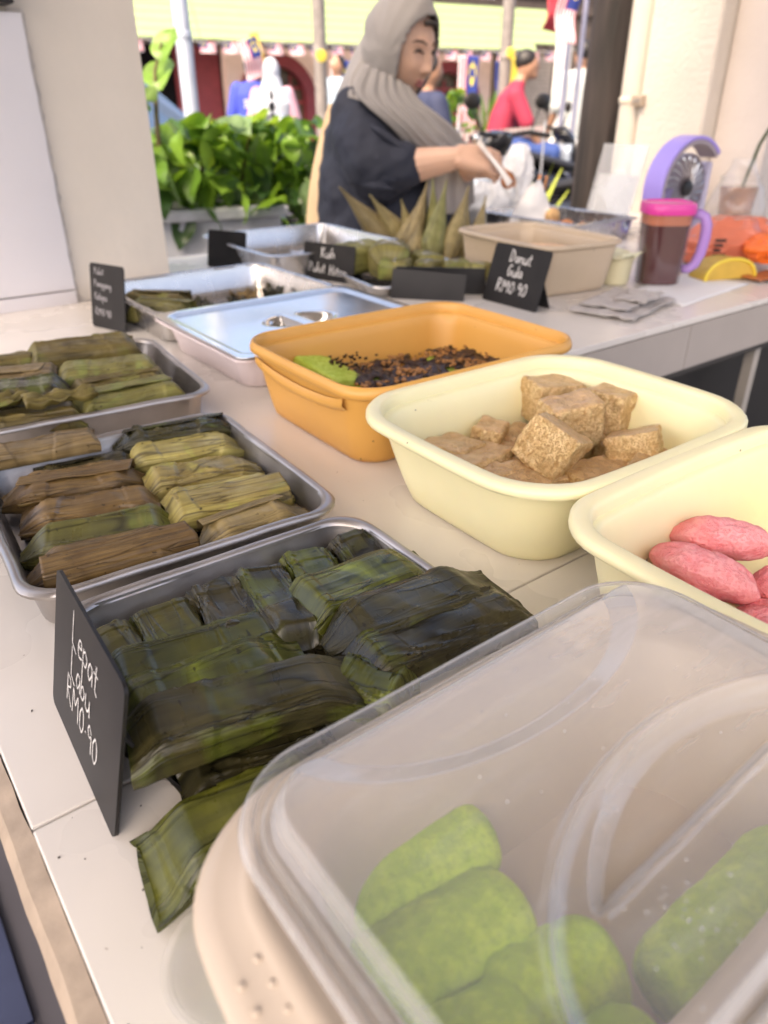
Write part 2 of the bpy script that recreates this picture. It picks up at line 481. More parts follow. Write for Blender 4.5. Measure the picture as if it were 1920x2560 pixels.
# ================================================================== TRAYS AND CONTAINERS
def steel_tray(name, label, w, d, h, loc, rz, group=None, m='steel_dull', rim=.009, r=.022, t=.0012, parts=True):
    root = thing(name, label, 'tray', (loc[0], loc[1], ZC + .0004), rz, group)
    a = MB(); taper = .006
    wb, db = w - 2 * rim - 2 * taper, d - 2 * rim - 2 * taper
    wt, dt = w - 2 * rim, d - 2 * rim
    K = dict(n=7, sides=9)
    def wob(ring, s):
        return [(x + s * .0016 * noise.noise((x * 18, y * 18, 1)), y + s * .0016 * noise.noise((x * 18, y * 18, 5)), z + s * .0012 * noise.noise((x * 25, y * 25, 9))) for x, y, z in ring]
    seq = [rr(wb - .01, db - .01, r * .8, 0, **K), rr(wb, db, r, .002, **K), rr(wb + .002, db + .002, r, .006, **K), rr(wt, dt, r + .003, h - .003, **K)]
    # rolled bead
    for i in range(7):
        an = PI - PI * 1.35 * i / 6
        seq.append(wob(rr(wt + rim + rim * math.cos(an), dt + rim + rim * math.cos(an), r + rim, h - .003 + .0042 * math.sin(an) * (1 if i < 5 else .6), **K), 1))
    b_ = MB(); b_.loft(seq, cap0=True)
    inner = [rr(wt + .001, dt + .001, r + .003, h - .001, **K), rr(wt - t, dt - t, r + .002, h - .006, **K), rr(wb - t, db - t, r, .008, **K), rr(wb - .01, db - .01, r * .8, .0025, **K)]
    b_.loft(inner, cap1=True)
    b_.build('pan', M[m], root, smooth=50)
    return root

def tub(name, label, w, d, h, loc, rz, col, taper=.022, rim=.013, r=.045, bulge=.006, group=None, drop=.006, step=.012, rough=.38, foot=.004, extra=None, sss=0, inner_col=None):
    """a plastic food tub: bowed walls, flat flange with a rolled edge, a step inside the mouth"""
    root = thing(name, label, 'container', (loc[0], loc[1], ZC + .0004), rz, group)
    m = mat(name + '_plastic', col, rough, var=.075, scale=6, speck=(tuple(c * .25 for c in col), 120, .80), spec=.45, sss=sss, bump=.00025, bscale=60, rvar=.06)
    K = dict(n=9, sides=9)
    wt, dt = w - 2 * rim, d - 2 * rim
    wb, db = wt - 2 * taper, dt - 2 * taper
    def ring(f, off, z, rad):
        return rr(wb + (wt - wb) * f + 2 * off, db + (dt - db) * f + 2 * off, rad, z, bulge=bulge * (.35 + .65 * f), **K)
    o = MB()
    seq = [ring(0, -.012, foot * .2, r * .75), ring(0, -.009, 0, r * .78), ring(0, -.005, 0.0, r * .8), ring(0, -.001, .004, r * .85), ring(.06, 0, .010, r * .88)]
    for i in range(1, 8):
        f = .06 + .94 * i / 7
        seq.append(ring(f ** .9, 0, .010 + (h - .018) * i / 7, r * (.88 + .12 * f)))
    seq += [ring(1, rim - .002, h - drop - .003, r + rim * .7), ring(1, rim, h - drop - .001, r + rim), ring(1, rim, h - drop + .003, r + rim), ring(1, rim - .002, h - .0008, r + rim * .9), ring(1, rim - .004, h, r + rim * .8),
            ring(1, .003, h, r + .003), ring(1, .0005, h - .001, r), ring(1, -.001, h - .004, r - .001), ring(1, -.0015, h - step, r - .002), ring(1, -.0055, h - step - .001, r - .005), ring(1, -.0072, h - step - .004, r - .006)]
    for i in range(1, 7):
        f = i / 6
        seq.append(ring(1 - f * .96, -.003 - .0042 * (1 - f), h - step - .004 - (h - step - .012) * f, r * (1 - .12 * f) - .003))
    seq += [ring(0, -.006, .005, r * .8), ring(0, -.012, .0035, r * .72)]
    o.loft(seq, cap0=True, cap1=True)
    mats = [m]
    if inner_col:
        mats.append(mat(name + '_inside', inner_col, rough, var=.08, scale=5, spec=.4))
    b = o.build('tub', mats, root, smooth=60)
    root['h'] = h
    return root, m

trays = 'metal trays of leaf parcels'
tF = steel_tray('tray', 'shallow aluminium tray holding dark green leaf parcels, beside the front sign', .256, .176, .038, (.190, .378), R(-1.5))
tM = steel_tray('tray', 'aluminium tray with yellow and brown leaf parcels, middle of the left row', .266, .280, .040, (.195, .615), R(-3.5))
tL = steel_tray('tray', 'aluminium tray piled with olive leaf parcels, nearest the white wall tiles', .275, .285, .040, (.238, .958), R(-6))
tB = steel_tray('tray', 'steel tray behind the lidded pan with a few leftover parcels', .355, .315, .050, (.608, 1.305), R(0), m='steel', rim=.011)
tA = steel_tray('tray', 'steel tray with scraps of film, furthest along beside the planter', .375, .395, .055, (1.01, 1.655), R(-2), m='steel', rim=.012)
tG = steel_tray('tray', 'small metal tray under the round green parcels', .30, .27, .022, (1.075, 1.315), R(-10), m='steel', rim=.006)
tE = steel_tray('tray', 'deep steel tray with orange fritters in front of the vendor', .285, .40, .055, (1.865, 1.575), R(-2), m='steel', rim=.012)

orange, _ = tub('container', 'amber plastic container with green cake and chocolate crumbs', .338, .262, .095, (.571, .690), R(-1), (.66, .345, .085), rim=.007, r=.036, bulge=.003, drop=.010, step=.013, taper=.014)
yel, _ = tub('container', 'pale yellow plastic container of brown sponge cakes', .312, .262, .092, (.532, .428), R(-1), (.84, .78, .48), rim=.015, r=.05, taper=.021, sss=.12)
pink, _ = tub('container', 'pale yellow container holding pink oval cakes at the right edge', .316, .25, .092, (.520, .166), R(-1), (.85, .78, .49), rim=.015, r=.036, taper=.016, sss=.1)
bg2, _ = tub('container', 'beige plastic container of sugared doughnuts behind the doughnut sign', .225, .315, .102, (1.285, 1.135), R(-7), (.52, .41, .29), rim=.009, r=.030, taper=.012)
# side grips of the amber tub: a moulded ledge under the rim
for sx in (-1,):
    q = MB(); rows = []
    for i in range(25):
        f = i / 24; y = (f - .5) * .19; e_ = math.sin(PI * f) ** .6
        rows.append([(sx * .1655, y, .080 - .010 * e_), (sx * (.1655 + .0035 * e_), y, .076 - .012 * e_), (sx * (.166 + .0025 * e_), y, .071 - .012 * e_), (sx * .160, y, .066 - .012 * e_)])
    q.loft(rows, close=False); q.build('grip', _ if False else bpy.data.materials['container_plastic'], orange, smooth=80)

# ---- lilac-white gastro pan with a polished steel lid
gn = thing('lidded_pan', 'white food pan under a polished steel lid with sunken handle', 'food pan', (.605, 1.008, ZC + .0004), 0)
gm = mat('lilac_white_plastic', (.72, .62, .62), .35, var=.03)
K = dict(n=7, sides=9)
q = MB(); W_, D_ = .365, .30
q.loft([rr(W_ - .05, D_ - .05, .03, 0, **K), rr(W_ - .044, D_ - .044, .032, .004, **K), rr(W_ - .022, D_ - .022, .036, .044, **K), rr(W_ + .002, D_ + .002, .022, .046, **K), rr(W_ + .002, D_ + .002, .022, .0495, **K), rr(W_ - .03, D_ - .03, .03, .0495, **K), rr(W_ - .05, D_ - .05, .03, .006, **K)], cap0=True, cap1=True)
q.build('pan', gm, gn, smooth=45)
q = MB(); H0 = .0505
def lidz(x, y):
    ex, ey = W_ / 2 - abs(x), D_ / 2 - abs(y)
    e_ = min(ex, ey)
    cr_ = .04
    if ex < cr_ and ey < cr_: e_ = cr_ - math.hypot(cr_ - ex, cr_ - ey)
    z = .0015
    z -= .004 * max(0, min(1, (e_ - .016) / .004)) if e_ < .5 else 0
    # handle: an oval well bridged by a bar along y
    rx = x / .062; ry = y / .040
    q_ = rx * rx + ry * ry
    if q_ < 1 and abs(x) > .013:
        z -= .016 * min(1, (1 - q_) * 3) * min(1, (abs(x) - .013) / .004)
    if e_ > .02: z += .0012 * noise.noise((x * 6, y * 6, 2))
    return z
nx, ny = 110, 92
vs, fs, idx = [], [], {}
def inside(x, y):
    ex, ey = W_ / 2 - abs(x), D_ / 2 - abs(y)
    return not (ex < .02 and ey < .02 and math.hypot(.02 - ex, .02 - ey) > .0203)
for j in range(ny + 1):
    for i in range(nx + 1):
        x, y = (i / nx - .5) * W_, (j / ny - .5) * D_
        ex, ey = W_ / 2 - abs(x), D_ / 2 - abs(y)
        if ex < .02 and ey < .02:
            dd = math.hypot(.02 - ex, .02 - ey)
            if dd > .02:
                k_ = .02 / dd
                x = math.copysign(W_ / 2 - .02 + (.02 - ex) * k_, x); y = math.copysign(D_ / 2 - .02 + (.02 - ey) * k_, y)
        vs.append((x, y, H0 + lidz(x, y)))
for j in range(ny):
    for i in range(nx):
        fs.append((j * (nx + 1) + i, j * (nx + 1) + i + 1, (j + 1) * (nx + 1) + i + 1, (j + 1) * (nx + 1) + i))
q.add(vs, fs)
lid_o = q.build('lid', M['steel_bright'], gn, smooth=60, solid=.0012, rot=R(0))

# ---- the front container: beige base with a left grip, frosted lid, green rolls inside
fc = thing('container', 'beige container in the foreground under a frosted clear lid', 'container', (.199, .110, ZC + .0004), 0)
bm_ = mat('beige_plastic', (.60, .49, .38), .36, var=.03, spec=.45, bump=.0002, bscale=50)
W2, D2, H2 = .256, .152, .100
K = dict(n=10, sides=10)
def fring(off, z, rad, fl=0):
    out = rr(W2 + 2 * off, D2 + 2 * off, rad, z, bulge=.003, **K)
    if fl:
        # the flange swells into grips at both short ends
        out = [(x + math.copysign(fl, x) * max(0, 1 - (y / (D2 / 2 + .016)) ** 2) ** .7 * (1 if abs(x) > W2 / 2 - .045 else 0) , y, z_) for x, y, z_ in out]
    return out
q = MB()
q.loft([fring(-.040, 0, .03), fring(-.030, .001, .034), fring(-.026, .004, .036), fring(-.014, .086, .038), fring(.010, .088, .042, .008), fring(.0165, .088, .046, .012), fring(.018, .0905, .046, .013), fring(.0165, .0935, .046, .012), fring(.0125, .095, .044, .009), fring(.0085, .0950, .043, .005),
        fring(.0066, .0966, .042, .005), fring(.0048, .0975, .041, .003), fring(.0030, .0966, .040, .002), fring(.0010, .0945, .039), fring(-.010, .0945, .037), fring(-.014, .090, .037), fring(-.030, .006, .034), fring(-.045, .004, .028)], cap0=True, cap1=True)
q.build('tub', bm_, fc, smooth=60)
# raised dots on the grip
for i in range(5):
    for j in range(2):
        q = MB(); q.ball((0, 0, 0), (.0015, .0015, .0007), 12, 8)
        y = -.032 + i * .0098 + j * .0045
        q.build('grip_dot', bm_, fc, loc=(-.1535 + j * .0085 + .0 * i, y + .018, .0952), smooth=180)

# lid relief: dome, two crescents, and an eye-shaped handle well
fl_ = thing('lid', 'frosted clear lid with curved ridges', None, (0, 0, .1045), (R(.3), R(-.3), 0)); fl_.parent = fc
def sm(a, b, x):
    t = max(0, min(1, (x - a) / (b - a))); return t * t * (3 - 2 * t)
def lin(a, b, x): return max(0, min(1, (x - a) / (b - a)))
LW, LD, LR = .270, .186, .043
def edge_d(x, y, w=LW, d=LD, r=LR):
    ex, ey = w / 2 - abs(x), d / 2 - abs(y)
    if ex < r and ey < r: return r - math.hypot(r - ex, r - ey)
    return min(ex, ey)
def relief(x, y):
    e_ = edge_d(x, y)
    z = .0042 * sm(0, .0018, e_) - .0060 * sm(.0046, .0060, e_) + .0046 * sm(.0084, .0095, e_) - .0012 * sm(.0105, .0112, e_) + .0018 * sm(.0122, .0130, e_)
    z += .0100 * sm(.0140, .0180, e_)
    if e_ > .012:
        # back crescent: cut away beyond an arc bulging towards the middle
        dd = math.hypot(x / .098, (y - .087) / .055)
        z -= .0042 * (1 - lin(.93, 1.09, dd)) * sm(.0135, .0165, e_)
        # front crescent, the mirror of it
        # the big bowed field on the right with its raised border
        dd2 = math.hypot((x - .025) / .120, (y + .074) / .077)
        bead = math.exp(-((dd2 - 1.0) / .018) ** 2) * .0016
        z += bead
        z -= .0040 * (1 - lin(.93, 1.0, dd2))
        # eye-shaped handle well: an arc on one side, a straight sloping chord on the other
        ax_, ay_, bx_, by_ = -.054, -.036, .116, -.031
        ux, uy = bx_ - ax_, by_ - ay_; ln = math.hypot(ux, uy)
        s = ((x - ax_) * ux + (y - ay_) * uy) / ln; nrm = (-(x - ax_) * uy + (y - ay_) * ux) / ln
        if 0 < s < ln:
            z += .0022 * math.exp(-((nrm + .0012) / .0013) ** 2)
            top = .0325 * (1 - (2 * s / ln - 1) ** 2) ** .85
            if -.004 < nrm < top + .006:
                z -= .0068 * lin(-.0012, .0040, nrm) * (1 - lin(top - .0045, top + .0035, nrm)) * (1 - .75 * max(0, min(1, nrm / max(top, .004))) ** 2 * 0)
    return z + .0005 * noise.noise((x * 16, y * 16, 3))
q = MB(); nx, ny = 300, 210
vs, fs = [], []
for j in range(ny + 1):
    for i in range(nx + 1):
        x, y = (i / nx - .5) * LW, (j / ny - .5) * LD
        ex, ey = LW / 2 - abs(x), LD / 2 - abs(y)
        if ex < LR and ey < LR:
            # squeeze the square grid's corner into the rounded one
            u_, v_ = 1 - ex / LR, 1 - ey / LR
            mx_ = max(u_, v_, 1e-6); k_ = mx_ / max(math.hypot(u_, v_), 1e-6)
            k_ = k_ + (1 - k_) * (1 - mx_) * 0
            x = math.copysign(LW / 2 - LR + u_ * k_ * LR, x); y = math.copysign(LD / 2 - LR + v_ * k_ * LR, y)
        vs.append((x, y, relief(x, y)))
for j in range(ny):
    for i in range(nx):
        fs.append((j * (nx + 1) + i, j * (nx + 1) + i + 1, (j + 1) * (nx + 1) + i + 1, (j + 1) * (nx + 1) + i))
q.add(vs, fs)
fm_ = mat('frosted_clear_plastic', (.70, .70, .71), .10, var=.02, scale=25, bump=.0003, bscale=45)
N, L = fm_.node_tree.nodes, fm_.node_tree.links
mxs = mix_surface(fm_, .2, (.95, .95, .94), 1.5)
# a moulded sheet looks denser edge-on
lw = N.new('ShaderNodeLayerWeight'); lw.inputs[0].default_value = .42
mr = N.new('ShaderNodeMapRange'); mr.inputs[3].default_value = .09; mr.inputs[4].default_value = .76
L.new(lw.outputs['Facing'], mr.inputs[0])
# faint scuffs from washing
tcs = N.new('ShaderNodeTexCoord'); mps = N.new('ShaderNodeMapping'); mps.inputs['Scale'].default_value = (14, 60, 14); mps.inputs['Rotation'].default_value = (0, 0, .6)
ns = N.new('ShaderNodeTexNoise'); ns.inputs['Scale'].default_value = 2; ns.inputs['Detail'].default_value = 6
L.new(tcs.outputs['Object'], mps.inputs[0]); L.new(mps.outputs[0], ns.inputs['Vector'])
sr_ = N.new('ShaderNodeMapRange'); sr_.inputs[1].default_value = .52; sr_.inputs[2].default_value = .75; sr_.inputs[4].default_value = .07
L.new(ns.outputs[0], sr_.inputs[0])
ads = N.new('ShaderNodeMath'); ads.operation = 'ADD'; L.new(mr.outputs[0], ads.inputs[0]); L.new(sr_.outputs[0], ads.inputs[1]); L.new(ads.outputs[0], mxs.inputs[0])
q.build('sheet', fm_, fl_, smooth=180, fix=False)
# water drops that sit on the lid
dm, N, L, b = new_mat('water_drop'); b.inputs['Roughness'].default_value = .03; b.inputs['Base Color'].default_value = (.85, .85, .85, 1)
mix_surface(dm, .35)
q = MB()
for k_ in range(70):
    x, y = random.gauss(-.03, .012), random.gauss(-.052, .008)
    if k_ > 45: x, y = random.uniform(-.1, .1), random.uniform(-.05, .06)
    s_ = random.uniform(.0002, .0006)
    q.ball((x, y, relief(x, y) + s_ * .2), (s_, s_, s_ * .5), 8, 5)
q.build('droplets', dm, fl_, smooth=180, kind='stuff')

# ================================================================== SIGNS
GLY = {
 'L': (.5, [[(0, 1), (.03, .0), (.42, -.12)]]), 'e': (.42, [[(.02, .3), (.36, .36), (.3, .58), (.1, .52), (.04, .18), (.16, 0), (.4, .1)]]),
 'p': (.45, [[(.05, .55), (.03, -.45)], [(.05, .4), (.22, .58), (.4, .4), (.3, .1), (.06, .12)]]), 'a': (.45, [[(.38, .5), (.14, .55), (.02, .2), (.18, 0), (.36, .3), (.38, .52), (.42, .0)]]),
 't': (.38, [[(.2, .85), (.18, .1), (.34, 0)], [(0, .55), (.38, .6)]]), 'b': (.42, [[(.04, 1), (.04, .0)], [(.04, .3), (.2, .52), (.38, .3), (.26, .02), (.04, .05)]]),
 'u': (.48, [[(.04, .5), (.06, .08), (.24, 0), (.4, .2), (.42, .5)], [(.42, .5), (.46, -.05)]]), 'R': (.55, [[(.04, 1), (.04, 0)], [(.04, .96), (.34, .92), (.38, .66), (.06, .5), (.48, 0)]]),
 'M': (.7, [[(.03, 0), (.08, 1), (.32, .35), (.56, 1), (.64, 0)]]), '0': (.5, [[(.25, .9), (.05, .6), (.08, .12), (.28, 0), (.44, .3), (.4, .75), (.25, .9)]]),
 '.': (.26, [[(.1, .34), (.13, .40)]]), '9': (.46, [[(.38, .7), (.16, .9), (.04, .65), (.2, .46), (.38, .66), (.38, .0)]]),
 'K': (.5, [[(.05, 1), (.05, 0)], [(.42, 1), (.08, .45), (.45, 0)]]), 'i': (.2, [[(.08, .5), (.1, 0)], [(.08, .74), (.1, .78)]]), 'h': (.42, [[(.04, 1), (.05, 0)], [(.05, .3), (.22, .5), (.36, .35), (.38, 0)]]),
 'P': (.5, [[(.05, 1), (.04, 0)], [(.05, .96), (.36, .9), (.38, .6), (.06, .48)]]), 'l': (.2, [[(.06, 1), (.1, 0)]]), 'H': (.55, [[(.05, 1), (.04, 0)], [(.46, 1), (.45, 0)], [(.04, .5), (.46, .54)]]),
 'm': (.6, [[(.04, .5), (.05, 0)], [(.05, .35), (.18, .5), (.28, .3), (.28, 0)], [(.28, .3), (.42, .5), (.52, .3), (.54, 0)]]), 'n': (.42, [[(.04, .5), (.05, 0)], [(.05, .3), (.22, .5), (.36, .3), (.38, 0)]]),
 'D': (.55, [[(.05, 1), (.04, 0)], [(.02, .98), (.3, .9), (.46, .5), (.3, .1), (.02, .02)]]), 'o': (.42, [[(.2, .5), (.04, .28), (.14, 0), (.34, .12), (.34, .4), (.2, .5)]]),
 'G': (.55, [[(.44, .84), (.22, 1), (.04, .5), (.2, .02), (.44, .2), (.44, .46), (.28, .46)]]), 'g': (.44, [[(.36, .46), (.12, .5), (.05, .2), (.24, .05), (.36, .44), (.36, -.3), (.1, -.36)]]), 'k': (.42, [[(.05, 1), (.05, 0)], [(.34, .5), (.08, .22), (.38, 0)]]), ' ': (.35, []),
}
def chalk(lines, hw):
    """flat chalk ribbons: lines are (text, x, y, size, slant) on the card's own plane"""
    q = MB()
    for tx_, x0, y0, s, dy in lines:
        x = x0
        for ch in tx_:
            wd, st = GLY[ch]
            for pl_ in st:
                P_ = [Vector((x + a * s + b_ * s * .05, y0 + b_ * s + (x + a * s - x0) * dy, 0)) for a, b_ in pl_]
                # smooth the stroke a little
                S = []
                for i in range(len(P_) - 1):
                    for k in range(4):
                        S.append(P_[i].lerp(P_[i + 1], k / 4))
                S.append(P_[-1])
                if len(S) > 9:
                    S = [S[0]] + [(S[i - 1] + S[i] * 2 + S[i + 1]) / 4 for i in range(1, len(S) - 1)] + [S[-1]]
                top, bot = [], []
                for i, p in enumerate(S):
                    t = (S[min(i + 1, len(S) - 1)] - S[max(i - 1, 0)]).normalized(); n_ = Vector((-t.y, t.x, 0))
                    wv = hw * (1 + .3 * noise.noise((p.x * 400, p.y * 400, 0)))
                    top.append(p + n_ * wv); bot.append(p - n_ * wv)
                q.loft([[(a.x, a.y, .0003) for a in top], [(a.x, a.y, .0003) for a in bot]], close=False)
            x += wd * s * 1.08
    return q
def card(label, pl, pr, h, lean, lines, hw=.0008, faint=False, foot=.045, r=.006, z0=0.0):
    """chalkboard card standing on the counter; pl and pr are its lower corners as seen from the front"""
    pl, pr = Vector((*pl, ZC + z0)), Vector((*pr, ZC + z0))
    root = thing('price_sign', label, 'sign', pl, 0)
    X = (pr - pl); wdt = X.length; X.normalize()
    Nn = X.cross(Vector((0, 0, 1)))                   # towards the reader
    Y = (Vector((0, 0, math.cos(lean))) - Nn * math.sin(lean)); Nn = X.cross(Y)
    mx = Matrix((X, Y, Nn)).transposed()
    q = MB(); ol = []
    for cx_, cy_, a in ((wdt - r, r, -90), (wdt - r, h - r, 0), (r, h - r, 90), (r, r, 180)):
        for i in range(5):
            t = R(a + 22.5 * i); ol.append((cx_ + r * math.cos(t), cy_ + r * math.sin(t)))
    q.loft([[(x, y, 0) for x, y in ol], [(x, y, -.0022) for x, y in ol]], cap0=True, cap1=True)
    eu = mx.to_euler()
    q.build('board', M['card'], root, smooth=40, rot=eu)
    if lines:
        w_ = chalk(lines, hw); w_.build('chalk_writing', M['chalk_faint' if faint else 'chalk'], root, smooth=0, rot=eu, fix=False)
    if foot:
        q = MB(); t_ = Vector((0, 0, .0012))
        a, b_ = Y * h * .62 - Nn * .003, -Nn * foot; b_.z = .0012
        v_ = [a + X * .012, a + X * (wdt - .012), b_ + X * (wdt - .004), b_ + X * .004]
        n2 = (v_[1] - v_[0]).cross(v_[3] - v_[0]).normalized() * .001
        q.loft([[p + n2 for p in v_], [p - n2 for p in v_]], cap0=True, cap1=True)
        q.build('stand', M['black'], root, smooth=0)
    return root

card('tall black chalk sign reading Lepat Labu RM0.90, front left', (.0500, .4255), (.0440, .2945), .099, R(13),
     [('Lepat', .040, .0700, .0215, -.12), ('Labu', .040, .0470, .0200, -.09), ('RM0.90', .033, .0250, .0200, -.08)], hw=.00062)
card('small black sign with four lines of chalk by the white wall tiles', (.3855, 1.353), (.415, 1.272), .108, R(9),
     [('Pulut', .012, .090, .011, 0), ('Panggang', .010, .070, .0115, -.05), ('Kelapa', .010, .048, .012, -.05), ('RM0.90', .010, .022, .013, -.05)], hw=.0009, faint=True)
card('black sign seen almost edge on at the left of the furthest tray', (.790, 1.735), (.838, 1.635), .085, R(12), [], foot=.04)
card('black chalk sign reading Kuih Pulut Hitam', (.905, 1.487), (.950, 1.352), .078, R(10),
     [('Kuih', .050, .048, .022, 0), ('Pulut', .018, .016, .021, 0), ('Hitam', .076, .013, .021, 0)], hw=.0010)
card('black chalk sign reading Donut Gula RM0.90 against a beige container', (1.078, 1.083), (1.078, .938), .112, R(17),
     [('Donut', .046, .081, .023, -.03), ('Gula', .048, .054, .022, 0), ('RM0.90', .030, .023, .025, 0)], hw=.0011)
# a folded blank card turned away from the camera
fb = thing('price_sign', 'blank folded black card in front of the round green parcels', 'sign', (.935, 1.20, ZC), 0)
q = MB(); a, b_, c_ = Vector((0, 0, 0)), Vector((.098, -.112, 0)), Vector((.165, -.10, 0)); hh = Vector((.010, .004, .058))
for p0, p1 in ((a, b_),):
    n_ = (p1 - p0).cross(hh).normalized() * .0011
    q.loft([[p0 + n_, p1 + n_, p1 + hh * .86 + n_, p0 + hh + n_], [p0 - n_, p1 - n_, p1 + hh * .86 - n_, p0 + hh - n_]], cap0=True, cap1=True)
q.build('board', M['card'], fb, smooth=0)
q = MB(); p0, p1 = a + Vector((.03, .012, 0)), c_ + Vector((.012, .008, 0)); h2 = Vector((-.008, -.004, .059)); n_ = (p1 - p0).cross(h2).normalized() * .0011
q.loft([[p0 + n_, p1 + n_, p1 + h2 * .9 + n_, p0 + h2 + n_], [p0 - n_, p1 - n_, p1 + h2 * .9 - n_, p0 + h2 - n_]], cap0=True, cap1=True)
q.build('stand', M['black'], fb, smooth=0)
# ================================================================== FOOD
LM = {
 'green': leaf_mat('green_leaf', (.066, .074, .010), (.118, .126, .018), (.014, .016, .004), (.25, .30, .028), rough=.31),
 'dgreen': leaf_mat('dark_green_leaf', (.050, .062, .018), (.085, .095, .026), (.020, .022, .009), (.12, .13, .03), rough=.36),
 'dark': leaf_mat('dark_brown_leaf', (.028, .025, .010), (.056, .048, .018), (.009, .008, .003), (.080, .095, .016), rough=.32),
 'grey': leaf_mat('grey_brown_leaf', (.044, .038, .016), (.078, .067, .029), (.013, .011, .005), (.10, .12, .020), rough=.31),
 'brown': leaf_mat('brown_leaf', (.150, .092, .032), (.235, .150, .052), (.040, .022, .008), None, rough=.42, vein=.25),
 'tan': leaf_mat('tan_leaf', (.215, .155, .064), (.31, .225, .095), (.070, .042, .016), None, rough=.46, vein=.25),
 'yellow': leaf_mat('yellow_leaf', (.30, .235, .066), (.41, .34, .115), (.085, .055, .014), (.40, .40, .085), rough=.42, vein=.35),
 'olive': leaf_mat('olive_leaf', (.135, .100, .030), (.215, .165, .050), (.050, .035, .010), (.20, .20, .045), rough=.46, vein=.2),
 'ogreen': leaf_mat('olive_green_leaf', (.165, .145, .042), (.26, .235, .068), (.060, .050, .014), (.24, .27, .065), rough=.48, vein=.2),
 'mgreen': leaf_mat('moss_leaf', (.085, .078, .018), (.135, .122, .028), (.032, .026, .008), (.13, .145, .024), rough=.36),
}

def packet_mesh(L, W, H, ends, pleats, seed, bend, crumple, twist=0.0, nu=84, nv=64, hump=0.0):
    rnd = random.Random(seed)
    ph = [rnd.random() * 10 for _ in range(6)]
    seams = [(rnd.uniform(.22, .78), rnd.uniform(-.10, .10), rnd.uniform(.0009, .0019), rnd.choice((-1, 1))) for _ in range(max(2, pleats - 1))]
    folds = [(rnd.uniform(.12, .34), rnd.uniform(-.35, .35), rnd.uniform(.0009, .0016), 1), (rnd.uniform(.62, .86), rnd.uniform(-.35, .35), rnd.uniform(.0009, .0016), -1)]
    rings, uvs = [], []
    def endf(kind, t):
        """(width, height, lift) factors at distance t from an end, in lengths"""
        if kind == 'fold':
            return 1 - .05 * (1 - sm(0, .06, t)), .42 + .58 * sm(-.02, .13, t), 0
        if kind == 'point':
            k = sm(-.10, .24, t); return .10 + .90 * k, .18 + .82 * sm(-.05, .24, t), 0
        if kind == 'round':
            k = math.sqrt(max(0, 1 - (1 - min(1, t / .14)) ** 2)); return .35 + .65 * k, .35 + .65 * k, 0
        if kind == 'flare':
            return 1.16 - .16 * sm(0, .28, t), .12 + .88 * sm(0, .30, t), 0
        if kind == 'square':
            return 1.0, .80 + .20 * sm(0, .05, t), 0
        return 1, 1, 0
    for i in range(nu + 1):
        u = i / nu
        w0, h0, _ = endf(ends[0], u); w1, h1, _ = endf(ends[1], 1 - u)
        ww, hh = W * w0 * w1, H * h0 * h1
        hh *= 1 + .07 * noise.noise((u * 3, ph[0], 0)) + hump * math.sin(PI * u)
        ww *= 1 + .05 * noise.noise((u * 2.4, ph[1], 3))
        ring = []
        near_end = max(0, 1 - min(u, 1 - u) / .16)
        tw = twist * (u - .5)
        for j in range(nv):
            v = j / nv
            a = -PI / 2 - 2 * PI * v            # starts underneath
            ca, sa = math.cos(a), math.sin(a)
            ex = .5
            y = ww / 2 * math.copysign(abs(ca) ** ex, ca)
            z = hh / 2 * (1 + math.copysign(abs(sa) ** ex, sa))
            up = sm(-.5, .3, sa)
            d = .0
            for sv, sl, am, sg in seams:
                q_ = (v - sv - sl * (u - .5) - .012 * noise.noise((u * 4, sv * 9, ph[2])))
                q_ = q_ * sg
                if 0 <= q_ < .22: d += am * (1 - q_ / .22) ** 1.3
            for fu, fk, fa, fg in folds:
                q_ = (u - fu - fk * (v - .5)) * fg
                d += fa * sm(.012, -.012, q_) if False else fa * (1 - sm(-.010, .010, q_))
            d += .0007 * noise.noise((u * 1.4, v * 17, ph[3]))
            d += crumple * (.0018 + .0030 * near_end) * noise.noise((u * L * 24, v * 7, ph[4]))
            cr_ = 1 - abs(noise.noise((u * L * 26 + v * 5, v * 9 + u * 2, ph[5]))) * 2
            d += crumple * .0016 * max(0, cr_) ** 3 + max(0, crumple - 1) * .0026 * noise.noise((u * L * 60, v * 9, ph[4]))
            z += d * up * (.4 + .6 * max(sa, 0)); y += d * ca * .8
            yy = y * math.cos(tw) - (z - hh / 2) * math.sin(tw); zz = hh / 2 + (z - hh / 2) * math.cos(tw) + y * math.sin(tw)
            x = (u - .5) * L + near_end * (.004 * noise.noise((v * 5, ph[1], u)) + .10 * L * 0)
            ring.append((x, yy + bend * math.sin(PI * u), max(zz, 0) if crumple < 2 else zz))
            uvs.append((u * L * 11, v * 2 * (W + H) * 5))
        rings.append(ring)
    q = MB(); q.loft(rings)
    q.uv = uvs
    # the ends: tucked-in leaf, a little sunk
    n = nv
    for e_, k in ((0, 1), (nu, -1)):
        base = len(q.v); r0 = rings[e_]
        c_ = Vector((sum(p[0] for p in r0) / n, sum(p[1] for p in r0) / n, sum(p[2] for p in r0) / n))
        inr = [(p[0] + k * .004, c_.y + (p[1] - c_.y) * .72, c_.z + (p[2] - c_.z) * .62) for p in r0]
        q.v += inr + [(c_.x + k * .007, c_.y, c_.z)]
        q.uv += [(uvs[e_ * n + j][0] + .05, uvs[e_ * n + j][1]) for j in range(n)] + [(uvs[e_ * n][0] + .1, 1)]
        for j in range(n):
            j2 = (j + 1) % n
            a, b_ = e_ * n + j, e_ * n + j2
            q.f += [(a, b_, base + j2, base + j), (base + j, base + j2, base + n)]; q.m += [0, 0]
    return q

